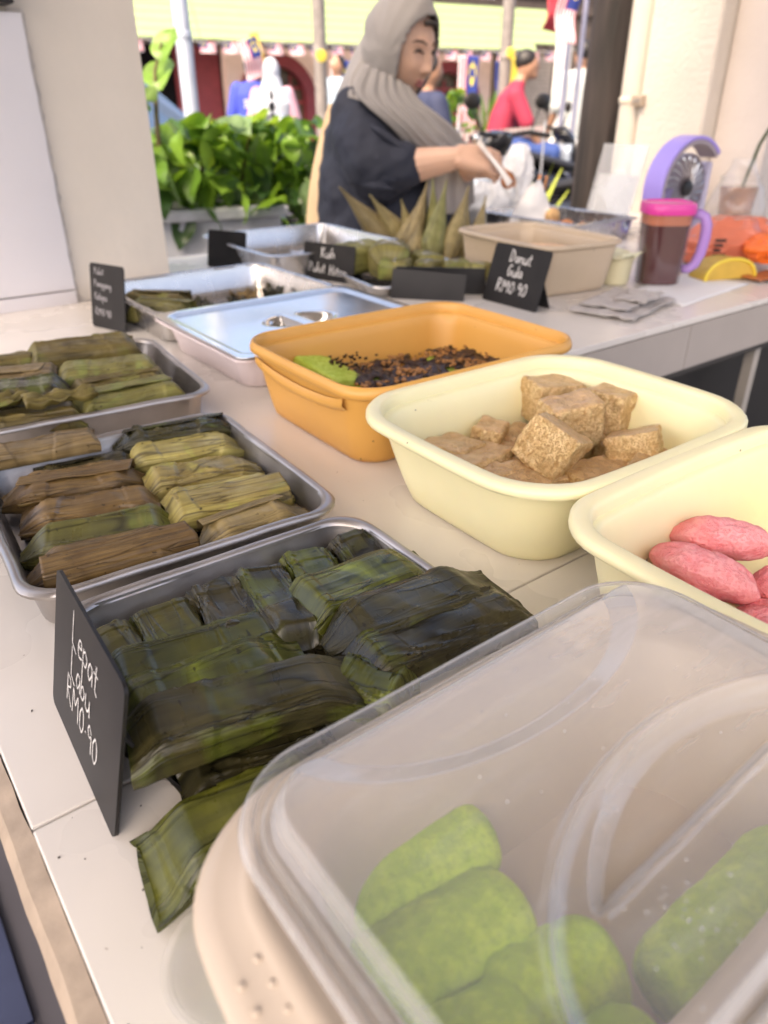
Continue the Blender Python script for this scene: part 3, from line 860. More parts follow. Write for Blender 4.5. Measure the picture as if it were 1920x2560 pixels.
def flap_mesh(L, W, x0, y0, z0, tip, curl, seed, tilt=-.3, up=.0):
    """a loose tongue of leaf lying along a parcel: pointed ends, edges rolled"""
    q = MB(); q.uv = []; nu, nv = 26, 8
    for j in range(nv + 1):
        for i in range(nu + 1):
            u, v = i / nu, j / nv
            wd = W * (sm(-.02, tip, u) * sm(-.02, .5, 1 - u)) ** .8 + .0008
            s = (v - .5)
            x = x0 + u * L; y = y0 + s * wd * math.cos(tilt) + .0016 * noise.noise((u * 3, seed, 0))
            z = z0 + s * wd * math.sin(tilt) + curl * (4 * s * s) + up * math.sin(PI * u) + .0016 * noise.noise((u * 5, v * 3, seed))
            q.v.append((x, y, max(z, .001))); q.uv.append((u * L * 11, v * W * 9))
    for j in range(nv):
        for i in range(nu):
            a = j * (nu + 1) + i; q.f.append((a, a + 1, a + nu + 2, a + nu + 1)); q.m.append(0)
    return q

def overlay_mesh(L, W, H, seed):
    """the outer turn of leaf: a thin sheet over one side of the parcel, its free edge along the top"""
    rnd = random.Random(seed * 7 + 3); sd_ = rnd.choice((-1, 1)); a_, b_ = W / 2 + .0006, H / 2 + .0010
    e0, sl, u0, u1, k0, k1 = rnd.uniform(-.45, .25), rnd.uniform(-.25, .25), rnd.uniform(.05, .16), rnd.uniform(.84, .95), rnd.uniform(-.07, .07), rnd.uniform(-.07, .07)
    q = MB(); q.uv = []; nu, nv = 48, 14
    for j in range(nv + 1):
        for i in range(nu + 1):
            f, v = i / nu, j / nv
            u = u0 + k0 * v + (u1 + k1 * v - u0 - k0 * v) * f
            e_ = e0 + sl * (u - .5) + .05 * noise.noise((u * 4, seed, 0))
            t = e_ + (.985 - e_) * v
            y = t * a_; z = b_ + b_ * max(0, 1 - t ** 4) ** .25
            if v > .8: z -= b_ * .9 * (v - .8) / .2 * .8
            lift = .0009 * (1 - v) ** 3 * (.5 + noise.noise((u * 6, seed, 2))) + .0010 * noise.noise((u * 3, v * 6, seed))
            q.v.append(((u - .5) * L, sd_ * y, z + max(lift, -.0004))); q.uv.append((u * L * 11 + .7, v * W * 7 + seed))
    for j in range(nv):
        for i in range(nu):
            a = j * (nu + 1) + i; q.f.append((a, a + 1, a + nu + 2, a + nu + 1)); q.m.append(0)
    return q

def packet(label, p0, p1, W, H, m, z=.006, ends=('fold', 'fold'), pleats=4, seed=1, bend=0, crumple=1, tilt=0, roll=0, twist=0, group=None, flap=None, hump=0, name='leaf_parcel'):
    p0, p1 = Vector(p0), Vector(p1)
    L = (p1 - p0).length; rz = math.atan2(p1.y - p0.y, p1.x - p0.x)
    c_ = (p0 + p1) / 2
    jr = random.Random(seed * 13)
    root = thing(name, label, 'leaf parcel', (c_.x, c_.y, ZC + z), (roll + R(jr.uniform(-5, 5)), tilt + R(jr.uniform(-1.5, 1.5)), rz + R(jr.uniform(-2.5, 2.5))), group)
    packet_mesh(L, W, H, ends, pleats, seed, bend, crumple, twist, hump=hump).build('wrapper', LM[m], root, smooth=48, fix=False)
    if L > .07 and not twist and 'round' not in ends and seed >= 30 and seed % 4 in (0, 1):
        overlay_mesh(L, W * .985, H * 1.01 * (1 + hump), seed).build('leaf_flap', LM[m], root, smooth=180, fix=False, solid=.0006)
    for k, f_ in enumerate(flap or []):
        flap_mesh(*f_).build('leaf_flap', LM[m], root, smooth=180, fix=False, solid=.0007)
    return root

gF, gM_, gL = 'dark green leaf parcels in the front tray', 'yellow and brown leaf parcels in the middle tray', 'olive leaf parcels in the tray by the tiles'
V = lambda x, y: (x, y, 0)
# --- front tray: lower row standing away from us, upper row lying across
packet('short olive parcel at the left end of the back row in the front tray', V(.094, .448), V(.098, .372), .036, .024, 'mgreen', seed=11, crumple=.9, group=gF)
packet('smooth olive green parcel second from left in the back row, front tray', V(.134, .447), V(.130, .372), .042, .026, 'mgreen', seed=12, pleats=3, group=gF, crumple=.5)
packet('crumpled brown parcel third from left in the back row, front tray', V(.177, .447), V(.166, .370), .036, .028, 'grey', seed=13, crumple=1.7, pleats=5, group=gF)
packet('shiny dark grey parcel in the middle of the back row, front tray', V(.216, .446), V(.192, .345), .036, .028, 'grey', seed=14, crumple=1.2, pleats=4, group=gF)
packet('brown parcel with a bright green patch in the back row, front tray', V(.256, .446), V(.240, .362), .038, .028, 'green', seed=15, crumple=.9, pleats=4, group=gF)
packet('dark wrinkled parcel at the right end of the back row, front tray', V(.294, .444), V(.285, .360), .036, .026, 'dark', seed=16, crumple=1.5, pleats=5, group=gF)
packet('long smooth green parcel lying across behind the chalk sign', V(.076, .388), V(.194, .367), .044, .022, 'green', z=.014, seed=27, pleats=3, crumple=.4, group=gF)
packet('green striped parcel with lit ridges at the right of the front tray', V(.210, .374), V(.328, .362), .050, .026, 'green', z=.018, seed=18, pleats=6, crumple=.5, group=gF, tilt=R(-3), ends=('fold', 'flare'))
packet('green parcel with close dark pleats beside the chalk sign', V(.070, .345), V(.190, .326), .048, .024, 'green', z=.018, seed=19, pleats=10, crumple=.6, group=gF, ends=('fold', 'flare'), tilt=R(-1))
packet('big dark brown parcel with a pointed fold beside the container lid', V(.203, .328), V(.344, .305), .050, .026, 'dark', z=.024, seed=20, pleats=4, crumple=.6, ends=('point', 'flare'), group=gF, tilt=R(-3))
packet('narrow dark olive parcel half hidden under the lid edge', V(.203, .290), V(.330, .274), .040, .024, 'dark', z=.024, seed=21, pleats=5, crumple=.9, group=gF, tilt=R(-2))
packet('grey parcel with a glossy green end, across the front tray', V(.064, .308), V(.207, .282), .046, .024, 'dark', z=.032, seed=22, pleats=3, crumple=.6, ends=('fold', 'flare'), group=gF, tilt=R(1))
packet('dark parcel mostly covered by the lowest green one', V(.082, .290), V(.170, .280), .030, .020, 'dark', z=.006, seed=23, pleats=4, crumple=1.2, group=gF)
packet('green parcel drooping over the counter beside the beige rim', V(.047, .256), V(.150, .246), .044, .024, 'green', z=.006, seed=24, pleats=3, crumple=.6, ends=('flare', 'fold'), group=gF, tilt=R(-4))
packet('small green parcel tucked against the lid at the right of the front tray', V(.186, .296), V(.214, .255), .038, .024, 'green', z=.020, seed=25, pleats=3, crumple=1.0, group=gF)

# --- middle tray: two columns
packet('tan flat parcel at the back left of the middle tray', V(0.086, 0.764), V(0.194, 0.744), 0.039, 0.0173, 'tan', z=.030, seed=31, ends=('fold', 'square'), pleats=2, crumple=.4, group=gM_)
packet('thin grey parcel behind the pointed brown one, middle tray', V(0.119, 0.730), V(0.220, 0.712), 0.031, 0.0173, 'grey', z=.010, seed=32, ends=('point', 'fold'), pleats=4, group=gM_)
packet('brown parcel with a dark folded tip and loose tongue, middle tray', V(0.087, 0.696), V(0.214, 0.664), 0.046, 0.0230, 'brown', z=.012, seed=33, ends=('point', 'point'), pleats=5, crumple=.7, group=gM_, flap=[(.085, .016, -.05, -.024, .013, .3, .003, 2, -.4)])
packet('long narrow brown parcel in the left of the middle tray', V(0.086, 0.636), V(0.201, 0.604), 0.040, 0.0216, 'brown', z=.012, seed=34, ends=('point', 'fold'), pleats=5, crumple=.9, group=gM_, flap=[(.09, .014, -.055, -.022, .010, .3, .003, 5, -.4)])
packet('moss green smooth parcel at the left of the middle tray', V(0.074, 0.588), V(0.194, 0.558), 0.046, 0.0245, 'mgreen', z=.010, seed=35, ends=('point', 'fold'), pleats=3, crumple=.6, group=gM_)
packet('long tan parcel tapering to a point at the front of the middle tray', V(0.066, 0.542), V(0.202, 0.524), 0.044, 0.0230, 'brown', z=.014, seed=36, ends=('point', 'flare'), pleats=5, crumple=.5, group=gM_, flap=[(.09, .018, -.058, -.020, .008, .25, .003, 7, -.3)])
packet('dark grey brown parcel along the back of the middle tray', V(0.206, 0.734), V(0.332, 0.714), 0.031, 0.0202, 'dark', z=.022, seed=37, ends=('point', 'fold'), pleats=5, crumple=1.2, group=gM_)
packet('smooth yellow parcel second from the back, right column', V(0.212, 0.698), V(0.326, 0.670), 0.044, 0.0230, 'yellow', z=.014, seed=38, ends=('round', 'point'), pleats=4, crumple=.4, group=gM_)
packet('crumpled yellow parcel in the middle of the right column', V(0.202, 0.642), V(0.312, 0.614), 0.044, 0.0230, 'yellow', z=.012, seed=39, ends=('fold', 'point'), pleats=6, crumple=1.3, group=gM_)
packet('broad yellow parcel with dark lines, third in the right column', V(0.196, 0.580), V(0.310, 0.548), 0.050, 0.0245, 'yellow', z=.012, seed=40, ends=('fold', 'point'), pleats=6, crumple=.5, group=gM_)
packet('brownish yellow parcel with a flared end at the front right corner', V(0.200, 0.514), V(0.300, 0.512), 0.039, 0.0202, 'tan', z=.016, seed=41, ends=('point', 'flare'), pleats=5, crumple=.7, group=gM_, tilt=R(-3))
packet('brown parcel seen under the yellow ones in the middle tray', V(0.224, 0.612), V(0.304, 0.592), 0.037, 0.0158, 'brown', z=.003, seed=42, ends=('fold', 'fold'), pleats=4, group=gM_)

packet('dark brown parcel deep at the left wall of the middle tray', V(0.094, 0.664), V(0.189, 0.632), .040, 0.0180, 'brown', z=.002, seed=43, ends=('fold', 'fold'), pleats=4, group=gM_)
packet('dark brown parcel deep between the moss green and pointed ones', V(0.079, 0.562), V(0.184, 0.540), .034, 0.0162, 'brown', z=.002, seed=44, ends=('fold', 'fold'), pleats=4, group=gM_)
packet('thin tan parcel under the yellow one at the right wall of the middle tray', V(0.229, 0.527), V(0.312, 0.520), .032, 0.0144, 'tan', z=.002, seed=45, ends=('fold', 'fold'), pleats=4, group=gM_)
packet('grey parcel low at the back right corner of the middle tray', V(0.244, 0.707), V(0.332, 0.697), .036, 0.0162, 'grey', z=.003, seed=46, ends=('fold', 'fold'), pleats=4, group=gM_)

# --- far left tray
packet('big olive parcel rolled along the back of the tray by the tiles', V(.205, 1.060), V(.352, 1.035), 0.058, 0.0387, 'olive', z=.020, seed=51, ends=('fold', 'round'), pleats=4, crumple=.8, group=gL, flap=[(.07, .030, -.0, .010, .034, .35, .003, 3, .2)])
packet('narrow olive parcel end at the far left edge behind the tan one', V(.125, 1.075), V(.222, 1.060), 0.049, 0.0334, 'olive', z=.018, seed=52, pleats=4, group=gL)
packet('tan square-ended parcel at the left edge, tray by the tiles', V(.100, 1.010), V(.222, .975), 0.062, 0.0334, 'tan', z=.020, seed=53, ends=('fold', 'square'), pleats=3, crumple=.4, group=gL)
packet('dark grey olive parcel with a pointed end at the left edge', V(.110, .940), V(.226, .905), 0.058, 0.0352, 'grey', z=.022, seed=54, ends=('fold', 'point'), pleats=4, crumple=.8, group=gL)
packet('yellow green parcel in the middle of the tray by the tiles', V(.218, .965), V(.340, .925), 0.054, 0.0352, 'ogreen', z=.018, seed=55, ends=('round', 'fold'), pleats=3, crumple=.6, group=gL, hump=.1)
packet('brown olive parcel squeezed behind the palest one', V(.216, .912), V(.335, .895), 0.043, 0.0317, 'olive', z=.016, seed=56, ends=('fold', 'fold'), pleats=4, crumple=1.2, group=gL)
packet('palest green parcel at the front right of the tray by the tiles', V(.205, .862), V(.336, .850), 0.056, 0.0352, 'ogreen', z=.014, seed=57, ends=('fold', 'fold'), pleats=3, crumple=.4, group=gL)
packet('olive parcel under the torn scraps at the front left of its tray', V(.105, .870), V(.215, .850), 0.047, 0.0282, 'olive', z=.014, seed=58, pleats=4, crumple=1.0, group=gL)
for k, (x, y, rz, lb) in enumerate(((.130, .872, .35, 'torn twist of olive leaf at the left edge, between two trays'), (.192, .850, -.1, 'curled scrap of olive leaf lying on top beside the palest parcel'))):
    r_ = thing('leaf_scrap', lb, 'leaf scrap', (x, y, ZC + .047), (0, 0, rz), 'scraps of torn leaf')
    q = MB(); q.uv = []
    for j in range(13):
        for i in range(21):
            u, v = i / 20, j / 12
            fold = .010 * abs(((v * 2.2 + .3 * noise.noise((u * 3, k, 0))) % 1) - .5) * 2
            q.v.append(((u - .5) * .075 + .004 * noise.noise((u * 4, v * 4, k)), (v - .5) * .034 * (.7 + .5 * noise.noise((u * 4, 1, k)) + .3), fold + .006 * noise.noise((u * 5, v * 3, 4 + k)) + .004)); q.uv.append((u, v * .4))
    for j in range(12):
        for i in range(20):
            a = j * 21 + i; q.f.append((a, a + 1, a + 22, a + 21)); q.m.append(0)
    q.build('leaf', LM['olive'], r_, smooth=40, fix=False, solid=.0008)

# --- leftovers in the two far trays
for k, (p0, p1, W_, m_, lb) in enumerate((
    ((.455, 1.38, 0), (.56, 1.30, 0), .05, 'olive', 'olive parcel behind the chalk sign in the steel tray'),
    ((.445, 1.315, 0), (.53, 1.225, 0), .045, 'ogreen', 'pale olive parcel lying against the left wall of the steel tray'))):
    packet(lb, p0, p1, W_, .036, m_, z=.008, seed=60 + k, ends=('fold', 'point'), pleats=4, group='leftover parcels in the steel tray')
for k, (x, y, s_, lb) in enumerate(((.545, 1.285, .032, 'dark dried leaf curl beside the olive parcels'), (.645, 1.30, .020, 'small dark leaf curl alone in the steel tray'), (.672, 1.325, .026, 'brown square leaf scrap in the steel tray'), (.735, 1.32, .022, 'flat dark scrap at the right of the steel tray'))):
    r_ = thing('leaf_scrap', lb, 'leaf scrap', (x, y, ZC + .008), (0, 0, k * 1.3), 'dark scraps in the steel tray')
    q = MB(); q.uv = []
    for j in range(11):
        for i in range(11):
            u, v = i / 10 - .5, j / 10 - .5
            q.v.append((u * s_ * 2, v * s_ * 1.6, s_ * (.35 + 1.5 * u * u + .8 * noise.noise((u * 4, v * 4, k * 3.)))  )); q.uv.append((u, v * .5))
    for j in range(10):
        for i in range(10):
            a = j * 11 + i; q.f.append((a, a + 1, a + 12, a + 11)); q.m.append(0)
    q.build('leaf', LM['dark' if k != 2 else 'brown'], r_, smooth=60, fix=False, solid=.001)
film = mat('crumpled_clear_film', (.75, .76, .80), .15, spec=.8); mix_surface(film, .45)
for k, (x, y, w_, d_, lb) in enumerate(((1.08, 1.60, .16, .20, 'crumpled clear film lying in the furthest tray'), (.92, 1.60, .05, .05, 'pale scrap of paper in the furthest tray'))):
    q = MB()
    q.grid(26, 26, lambda u, v: ((u - .5) * w_, (v - .5) * d_, .010 + .010 * abs(noise.noise((u * 4, v * 4, k))) + .008 * abs(noise.noise((u * 9, v * 9, k + 3.)))))
    q.build('film' if k == 0 else 'paper_scrap', film if k == 0 else M['tile_wall'], None, smooth=30, fix=False, loc=(x, y, ZC + .006), label=lb, cat='plastic film' if k == 0 else 'paper', )

# --- brown sponge cakes
def crumb_mat(name, c1, c2, pore, scale, bump, rough=.75, wet=.3, psize=.60, amount=1.0):
    m, N, L, b = new_mat(name)
    tc = N.new('ShaderNodeTexCoord')
    def nz_(s, d, r_=.55):
        t = N.new('ShaderNodeTexNoise'); t.inputs['Scale'].default_value = s; t.inputs['Detail'].default_value = d; t.inputs['Roughness'].default_value = r_
        L.new(tc.outputs['Object'], t.inputs['Vector']); return t.outputs[0]
    def rng(x, a, bb, c=0, d=1):
        r = N.new('ShaderNodeMapRange'); r.inputs[1].default_value = a; r.inputs[2].default_value = bb; r.inputs[3].default_value = c; r.inputs[4].default_value = d
        L.new(x, r.inputs[0]); return r.outputs[0]
    fine, mid, big = nz_(scale * 1.7, 3, .7), nz_(scale * .55, 4, .65), nz_(scale * .10, 3)
    hole = rng(fine, .33, .52)                       # 0 in a pore
    hole2 = rng(mid, .34, .46)
    mu = N.new('ShaderNodeMath'); mu.operation = 'MULTIPLY'; L.new(hole, mu.inputs[0]); L.new(hole2, mu.inputs[1])
    cr = N.new('ShaderNodeValToRGB'); cr.color_ramp.elements[0].color = (*c1, 1); cr.color_ramp.elements[1].color = (*c2, 1)
    cr.color_ramp.elements[0].position, cr.color_ramp.elements[1].position = .35, .65
    mxf = N.new('ShaderNodeMath'); mxf.operation = 'ADD'; L.new(rng(mid, .3, .7, 0, .5), mxf.inputs[0]); L.new(rng(big, .3, .7, 0, .5), mxf.inputs[1])
    L.new(mxf.outputs[0], cr.inputs[0])
    mx = N.new('ShaderNodeMix'); mx.data_type = 'RGBA'; mx.inputs[6].default_value = (*pore, 1)
    L.new(rng(mu.outputs[0], 0, 1, 1 - amount, 1), mx.inputs[0]); L.new(cr.outputs[0], mx.inputs[7]); L.new(mx.outputs[2], b.inputs['Base Color'])
    ad = N.new('ShaderNodeMath'); ad.operation = 'ADD'; L.new(rng(mu.outputs[0], 0, 1, 0, amount), ad.inputs[0]); L.new(mid, ad.inputs[1])
    bp = N.new('ShaderNodeBump'); bp.inputs['Distance'].default_value = bump; bp.inputs['Strength'].default_value = .9
    L.new(ad.outputs[0], bp.inputs['Height']); L.new(bp.outputs[0], b.inputs['Normal'])
    b.inputs['Roughness'].default_value = rough; b.inputs['Specular IOR Level'].default_value = wet
    b.inputs['Subsurface Weight'].default_value = .15; b.inputs['Subsurface Radius'].default_value = (.006, .003, .0015); b.inputs['Subsurface Scale'].default_value = .5
    return m
M['sponge'] = crumb_mat('brown_sponge', (.70, .47, .225), (.84, .62, .335), (.56, .345, .15), 360, .0013, rough=.88, wet=.12)
M['sponge_top'] = crumb_mat('brown_sponge_skin', (.56, .355, .17), (.68, .45, .235), (.50, .305, .145), 90, .0012, rough=.33, wet=.5, psize=.5)
M['pinkcake'] = crumb_mat('pink_cake', (.92, .30, .32), (.96, .40, .41), (.88, .25, .27), 200, .0016, rough=.8, amount=.6)
M['green_roll'] = crumb_mat('green_crepe', (.40, .62, .012), (.58, .80, .030), (.34, .54, .012), 190, .0009, rough=.7, amount=.5)
M['green_cake'] = crumb_mat('green_cake', (.48, .62, .08), (.60, .74, .15), (.38, .50, .05), 300, .0008, rough=.7, amount=.5)
def cake(label, pos, size, rot, seed, name='cake_piece', m=('sponge', 'sponge_top'), group='brown cakes in the yellow container', rough=.0017, rad=.0042, sag=0, cat='cake', part='crumb'):
    root = thing(name, label, cat, (pos[0], pos[1], ZC + pos[2]), rot, group)
    bm = bmesh.new(); bmesh.ops.create_cube(bm, size=1.0)
    bmesh.ops.subdivide_edges(bm, edges=bm.edges, cuts=19, use_grid_fill=True)
    sx, sy, sz = size
    for v in bm.verts:
        p = Vector((v.co.x * sx, v.co.y * sy, v.co.z * sz))
        # round the corners
        q_ = Vector((max(-sx / 2 + rad, min(sx / 2 - rad, p.x)), max(-sy / 2 + rad, min(sy / 2 - rad, p.y)), max(-sz / 2 + rad, min(sz / 2 - rad, p.z))))
        d = p - q_
        if d.length > 1e-9: p = q_ + d.normalized() * min(rad, d.length)
        n_ = d.normalized() if d.length > 1e-9 else Vector()
        k = rough * (noise.noise(p * 55 + Vector((seed, 0, 0))) * 1.6 + noise.noise(p * 160 + Vector((0, seed, 0))) * .9)
        if n_.z > .75: k *= .55
        p += n_ * k
        p.z += sag * noise.noise((p.x * 14, p.y * 14, seed)) * (.5 + v.co.z)
        p.z += sz / 2
        v.co = p
    me = bpy.data.meshes.new(part)
    bm.normal_update()
    for f_ in bm.faces:
        f_.smooth = True; f_.material_index = 1 if f_.normal.z > .8 else 0
    bm.to_mesh(me); bm.free()
    for k in m: me.materials.append(M[k])
    o = bpy.data.objects.new(part, me); COL.objects.link(o); o.parent = root
    return root
B = .010
cake('brown cake tipped up in front with a shiny top', (.517, .428, B + .024), (.056, .052, .047), (R(24), R(20), R(22)), 1)
cake('brown cake block standing on its side in the middle', (.590, .452, B + .020), (.060, .040, .052), (R(4), R(-5), R(-18)), 2)
cake('brown cake block against the back wall of the yellow container', (.628, .515, B + .020), (.062, .042, .046), (R(2), R(6), R(-14)), 3)
cake('brown cake block at the right of the standing block', (.656, .452, B + .014), (.044, .046, .052), (R(0), R(3), R(10)), 4)
cake('brown cake tilted at the right wall of the yellow container', (.612, .378, B + .012), (.056, .050, .040), (R(-18), R(14), R(30)), 5)
for k, (x, y, sx, sy, sz, rz, lb) in enumerate((
    (.470, .478, .072, .062, .034, 10, 'flat brown cake at the left wall of the yellow container'),
    (.468, .420, .066, .050, .030, -8, 'flat brown cake near the left front corner'),
    (.505, .375, .060, .052, .022, 14, 'flat brown cake below the tipped one'),
    (.555, .382, .066, .046, .028, -12, 'smooth flat brown cake at the front wall'),
    (.550, .480, .066, .060, .026, 6, 'flat brown cake under the standing block'),
    (.615, .470, .070, .064, .024, 4, 'flat brown cake under the right blocks'),
    (.575, .352, .062, .034, .036, 22, 'broken brown cake with a rough edge at the front wall'),
    (.524, .508, .036, .030, .040, 30, 'small brown cake corner peeping out at the back'),
    (.520, .430, .080, .070, .024, -5, 'flat brown cake wedged beneath the tipped one'),
    (.475, .365, .060, .044, .020, 18, 'low flat brown cake at the near left corner'),
    (.640, .400, .060, .060, .020, -9, 'low flat brown cake under the tilted one at the right'),
    (.466, .498, .050, .046, .038, 12, 'flat brown cake at the far left corner of the yellow container'),
    (.458, .452, .046, .054, .034, -6, 'flat brown cake along the left wall of the yellow container'))):
    cake(lb, (x, y, B + .002), (sx * 1.06, sy * 1.06, sz), (R((-3, 4, 3, -4, 2, 0, 10, 8, 0, 3, 0, 0, 3)[k]), R((4, -4, 6, 3, -2, 2, -8, 5, 2, 3, -3, 4, 0)[k]), R(rz)), 10 + k, sag=.005)

# --- pink oval cakes
def oval(label, pos, L_, W_, H_, rot, seed):
    root = thing('pink_cake', label, 'cake', (pos[0], pos[1], ZC + pos[2]), rot, 'pink oval cakes')
    q = MB(); nu, nv = 80, 50; rings = []
    for i in range(nv + 1):
        t = i / nv; a = -PI / 2 + PI * t; ring = []
        for j in range(nu):
            b_ = 2 * PI * j / nu
            ca, sa = math.cos(a), math.sin(a)
            p = Vector((L_ / 2 * max(ca, .01) * math.cos(b_), W_ / 2 * max(ca, .01) * math.sin(b_), H_ * (sa * (.62 if sa > 0 else .38)) * (1 - .12 * (1 - ca) * (sa > 0))))
            n_ = Vector((ca * math.cos(b_), ca * math.sin(b_), sa))
            k = .0022 * noise.noise(p * 48 + Vector((seed, 0, 0))) + .0011 * noise.noise(p * 150 + Vector((0, seed, 0))) - .0022 * max(0, 1 - abs(noise.noise(p * 38 + Vector((0, 0, seed * 3)))) * 9) * max(0, sa)
            if abs(sa) < .22: k += .0014 * (1 - abs(sa) / .22) * (.6 + noise.noise(p * 140 + Vector((0, 0, seed))))
            ring.append(p + n_ * k)
        rings.append(ring)
    q.loft(rings, True, True, True)
    q.build('crumb', M['pinkcake'], root, smooth=180)
    return root
oval('pink oval cake lying at the left front of its container', (0.420, 0.205, 0.026), 0.078, 0.065, .036, (R(-12), R(6), R(-30)), 1)
oval('pink oval cake leaning on the left one towards the right', (0.471, 0.222, 0.036), 0.080, 0.060, .036, (R(-30), R(10), R(-68)), 2)
oval('pink oval cake standing against the back wall at the picture edge', (0.521, 0.238, 0.038), 0.080, 0.065, .036, (R(-34), R(-6), R(-62)), 3)
oval('pink oval cake at the lower right picture edge', (0.424, 0.158, 0.020), 0.078, 0.067, .036, (R(6), R(-4), R(-10)), 4)
oval('pink oval cake low under the two leaning ones', (0.474, 0.162, 0.012), 0.080, 0.067, .036, (R(0), R(0), R(20)), 5)
oval('pink oval cake out at the right beyond the leaning ones', (0.529, 0.167, 0.024), 0.084, 0.067, .036, (R(-8), R(8), R(-40)), 6)
oval('pink oval cake at the bottom of the pink heap', (0.534, 0.117, 0.014), 0.084, 0.067, .036, (R(0), R(8), R(60)), 7)

# --- green rolled crepes under the lid
def roll(label, p0, p1, rad, seed, z):
    p0, p1 = Vector(p0), Vector(p1); L_ = (p1 - p0).length
    root = thing('green_roll', label, 'rolled pancake', ((p0.x + p1.x) / 2, (p0.y + p1.y) / 2, ZC + z), (0, 0, math.atan2(p1.y - p0.y, p1.x - p0.x)), 'green rolls under the clear lid')
    q = MB(); rings = []; nu, nv = 40, 36
    for i in range(nu + 1):
        u = i / nu; e_ = min(u, 1 - u); kf = math.sqrt(max(0.02, 1 - (1 - min(1, e_ / .16)) ** 2)) ; ring = []
        for j in range(nv):
            a = 2 * PI * j / nv
            p = Vector(((u - .5) * L_, math.cos(a), math.sin(a)))
            r_ = rad * (.45 + .55 * kf) * (1 + .10 * noise.noise((u * 3.2, math.cos(a) * 1.3, math.sin(a) * 1.3 + seed)) + .045 * noise.noise((u * 9, math.cos(a) * 3, math.sin(a) * 3 + seed)) + .02 * noise.noise((u * 30, math.cos(a) * 9, math.sin(a) * 9 + seed)))
            s_ = ((a / (2 * PI) + .13 * seed) % 1)
            r_ += .0022 * (1 - s_)
            ring.append((p.x, p.y * r_ * 1.06, p.z * r_ * .92))
        rings.append(ring)
    q.loft(rings, True, True, True)
    q.build('crepe', M['green_roll'], root, smooth=60)
zb = .026
roll('green roll furthest back on the left under the lid', (.078, .173, 0), (.184, .160, 0), .0195, 1, zb + .010)
roll('green roll second from the back under the lid', (.076, .137, 0), (.170, .124, 0), .0190, 2, zb + .010)
roll('short green roll between the second and the front ones', (.130, .098, 0), (.184, .086, 0), .0185, 3, zb + .008)
roll('green roll third on the left under the lid', (.084, .100, 0), (.140, .088, 0), .0185, 4, zb + .010)
roll('green roll at the bottom edge of the picture', (.086, .062, 0), (.172, .054, 0), .0190, 5, zb + .008)
roll('dark green roll alone at the front right under the lid', (.190, .062, 0), (.305, .062, 0), .020, 6, zb + .002)
roll('green roll lying low at the back left corner of the tub', (.090, .150, 0), (.160, .146, 0), .018, 7, .022)

# --- green cake with chocolate
cake('bright green cake slice leaning in the amber container', (.498, .776, .022), (.060, .078, .030), (R(12), R(12), R(14)), 31, name='green_cake', m=('green_cake', 'green_cake'), group='green cakes in the amber container', rough=.0008, rad=.004)
for k, (x, y, rz, lb) in enumerate(((.690, .735, -8, 'green cake under chocolate at the back right of the amber container'), (.640, .675, 5, 'green cake under chocolate at the front right of the amber container'), (.560, .735, 3, 'green cake under chocolate in the middle of the amber container'), (.560, .655, -4, 'green cake under chocolate at the front of the amber container'))):
    cake(lb, (x, y, .012), (.082, .068, .022), (0, 0, R(rz)), 40 + k, name='green_cake', m=('green_cake', 'green_cake'), group='green cakes in the amber container', rough=.0012, rad=.004)
ch = mat('dark_chocolate_topping', (.030, .013, .008), .32, var=.4, scale=60, bump=.0015, bscale=220, spec=.5)
nt_ = mat('chopped_nut_crumbs', (.36, .17, .055), .6, var=.4, scale=90)
q = MB(); rnd = random.Random(5)
q.grid(60, 44, lambda u, v: ((u - .5) * .215 + .006 * noise.noise((u * 9, v * 9, 1)), (v - .5) * .165 + .006 * noise.noise((u * 9, v * 9, 5)), .0255 + .005 * noise.noise((u * 9, v * 9, 3)) + .005 * noise.noise((u * 26, v * 26, 3))))
topping = thing('chocolate_topping', 'dark chocolate and nut topping spread over the green cakes', 'topping', (.622, .700, ZC + .012), R(-4))
q.f = [f_ for f_ in q.f if noise.noise((q.v[f_[0]][0] * 24, q.v[f_[0]][1] * 24, 11)) > (-.48 if q.v[f_[0]][0] < .02 else -.22)]; q.m = [0] * len(q.f)
q.build('chocolate', ch, topping, smooth=40, fix=False, solid=.002)
q = MB()
for i in range(1300):
    x, y = rnd.uniform(-.112, .115), rnd.uniform(-.085, .088); s_ = rnd.uniform(.0007, .0030) * rnd.random() ** .5
    if noise.noise((x * 40, y * 40, 7)) < .02: continue
    z = .0265 + .005 * noise.noise((x * 42, y * 54, 3)) + .002
    q.obox((x, y, z), (s_, s_ * .3, 0), (-s_ * .3, s_ * .8, s_ * .2), (0, -s_ * .2, s_ * .7))
q.build('nut_crumbs', nt_, topping, smooth=0, kind='stuff')
q = MB()
for i in range(60):
    x, y = rnd.choice(((.02 + rnd.gauss(0, .05), .118), (rnd.gauss(-.09, .02), rnd.gauss(.075, .012)), (rnd.gauss(-.1, .012), rnd.gauss(.05, .02))))
    s_ = rnd.uniform(.0007, .0022); z = rnd.uniform(.03, .055) if y > .11 else rnd.uniform(.038, .044)
    q.obox((x, y, z), (s_, 0, 0), (0, s_ * .8, 0), (0, 0, s_ * .8))
q.build('loose_crumbs', ch, topping, smooth=0, kind='stuff')
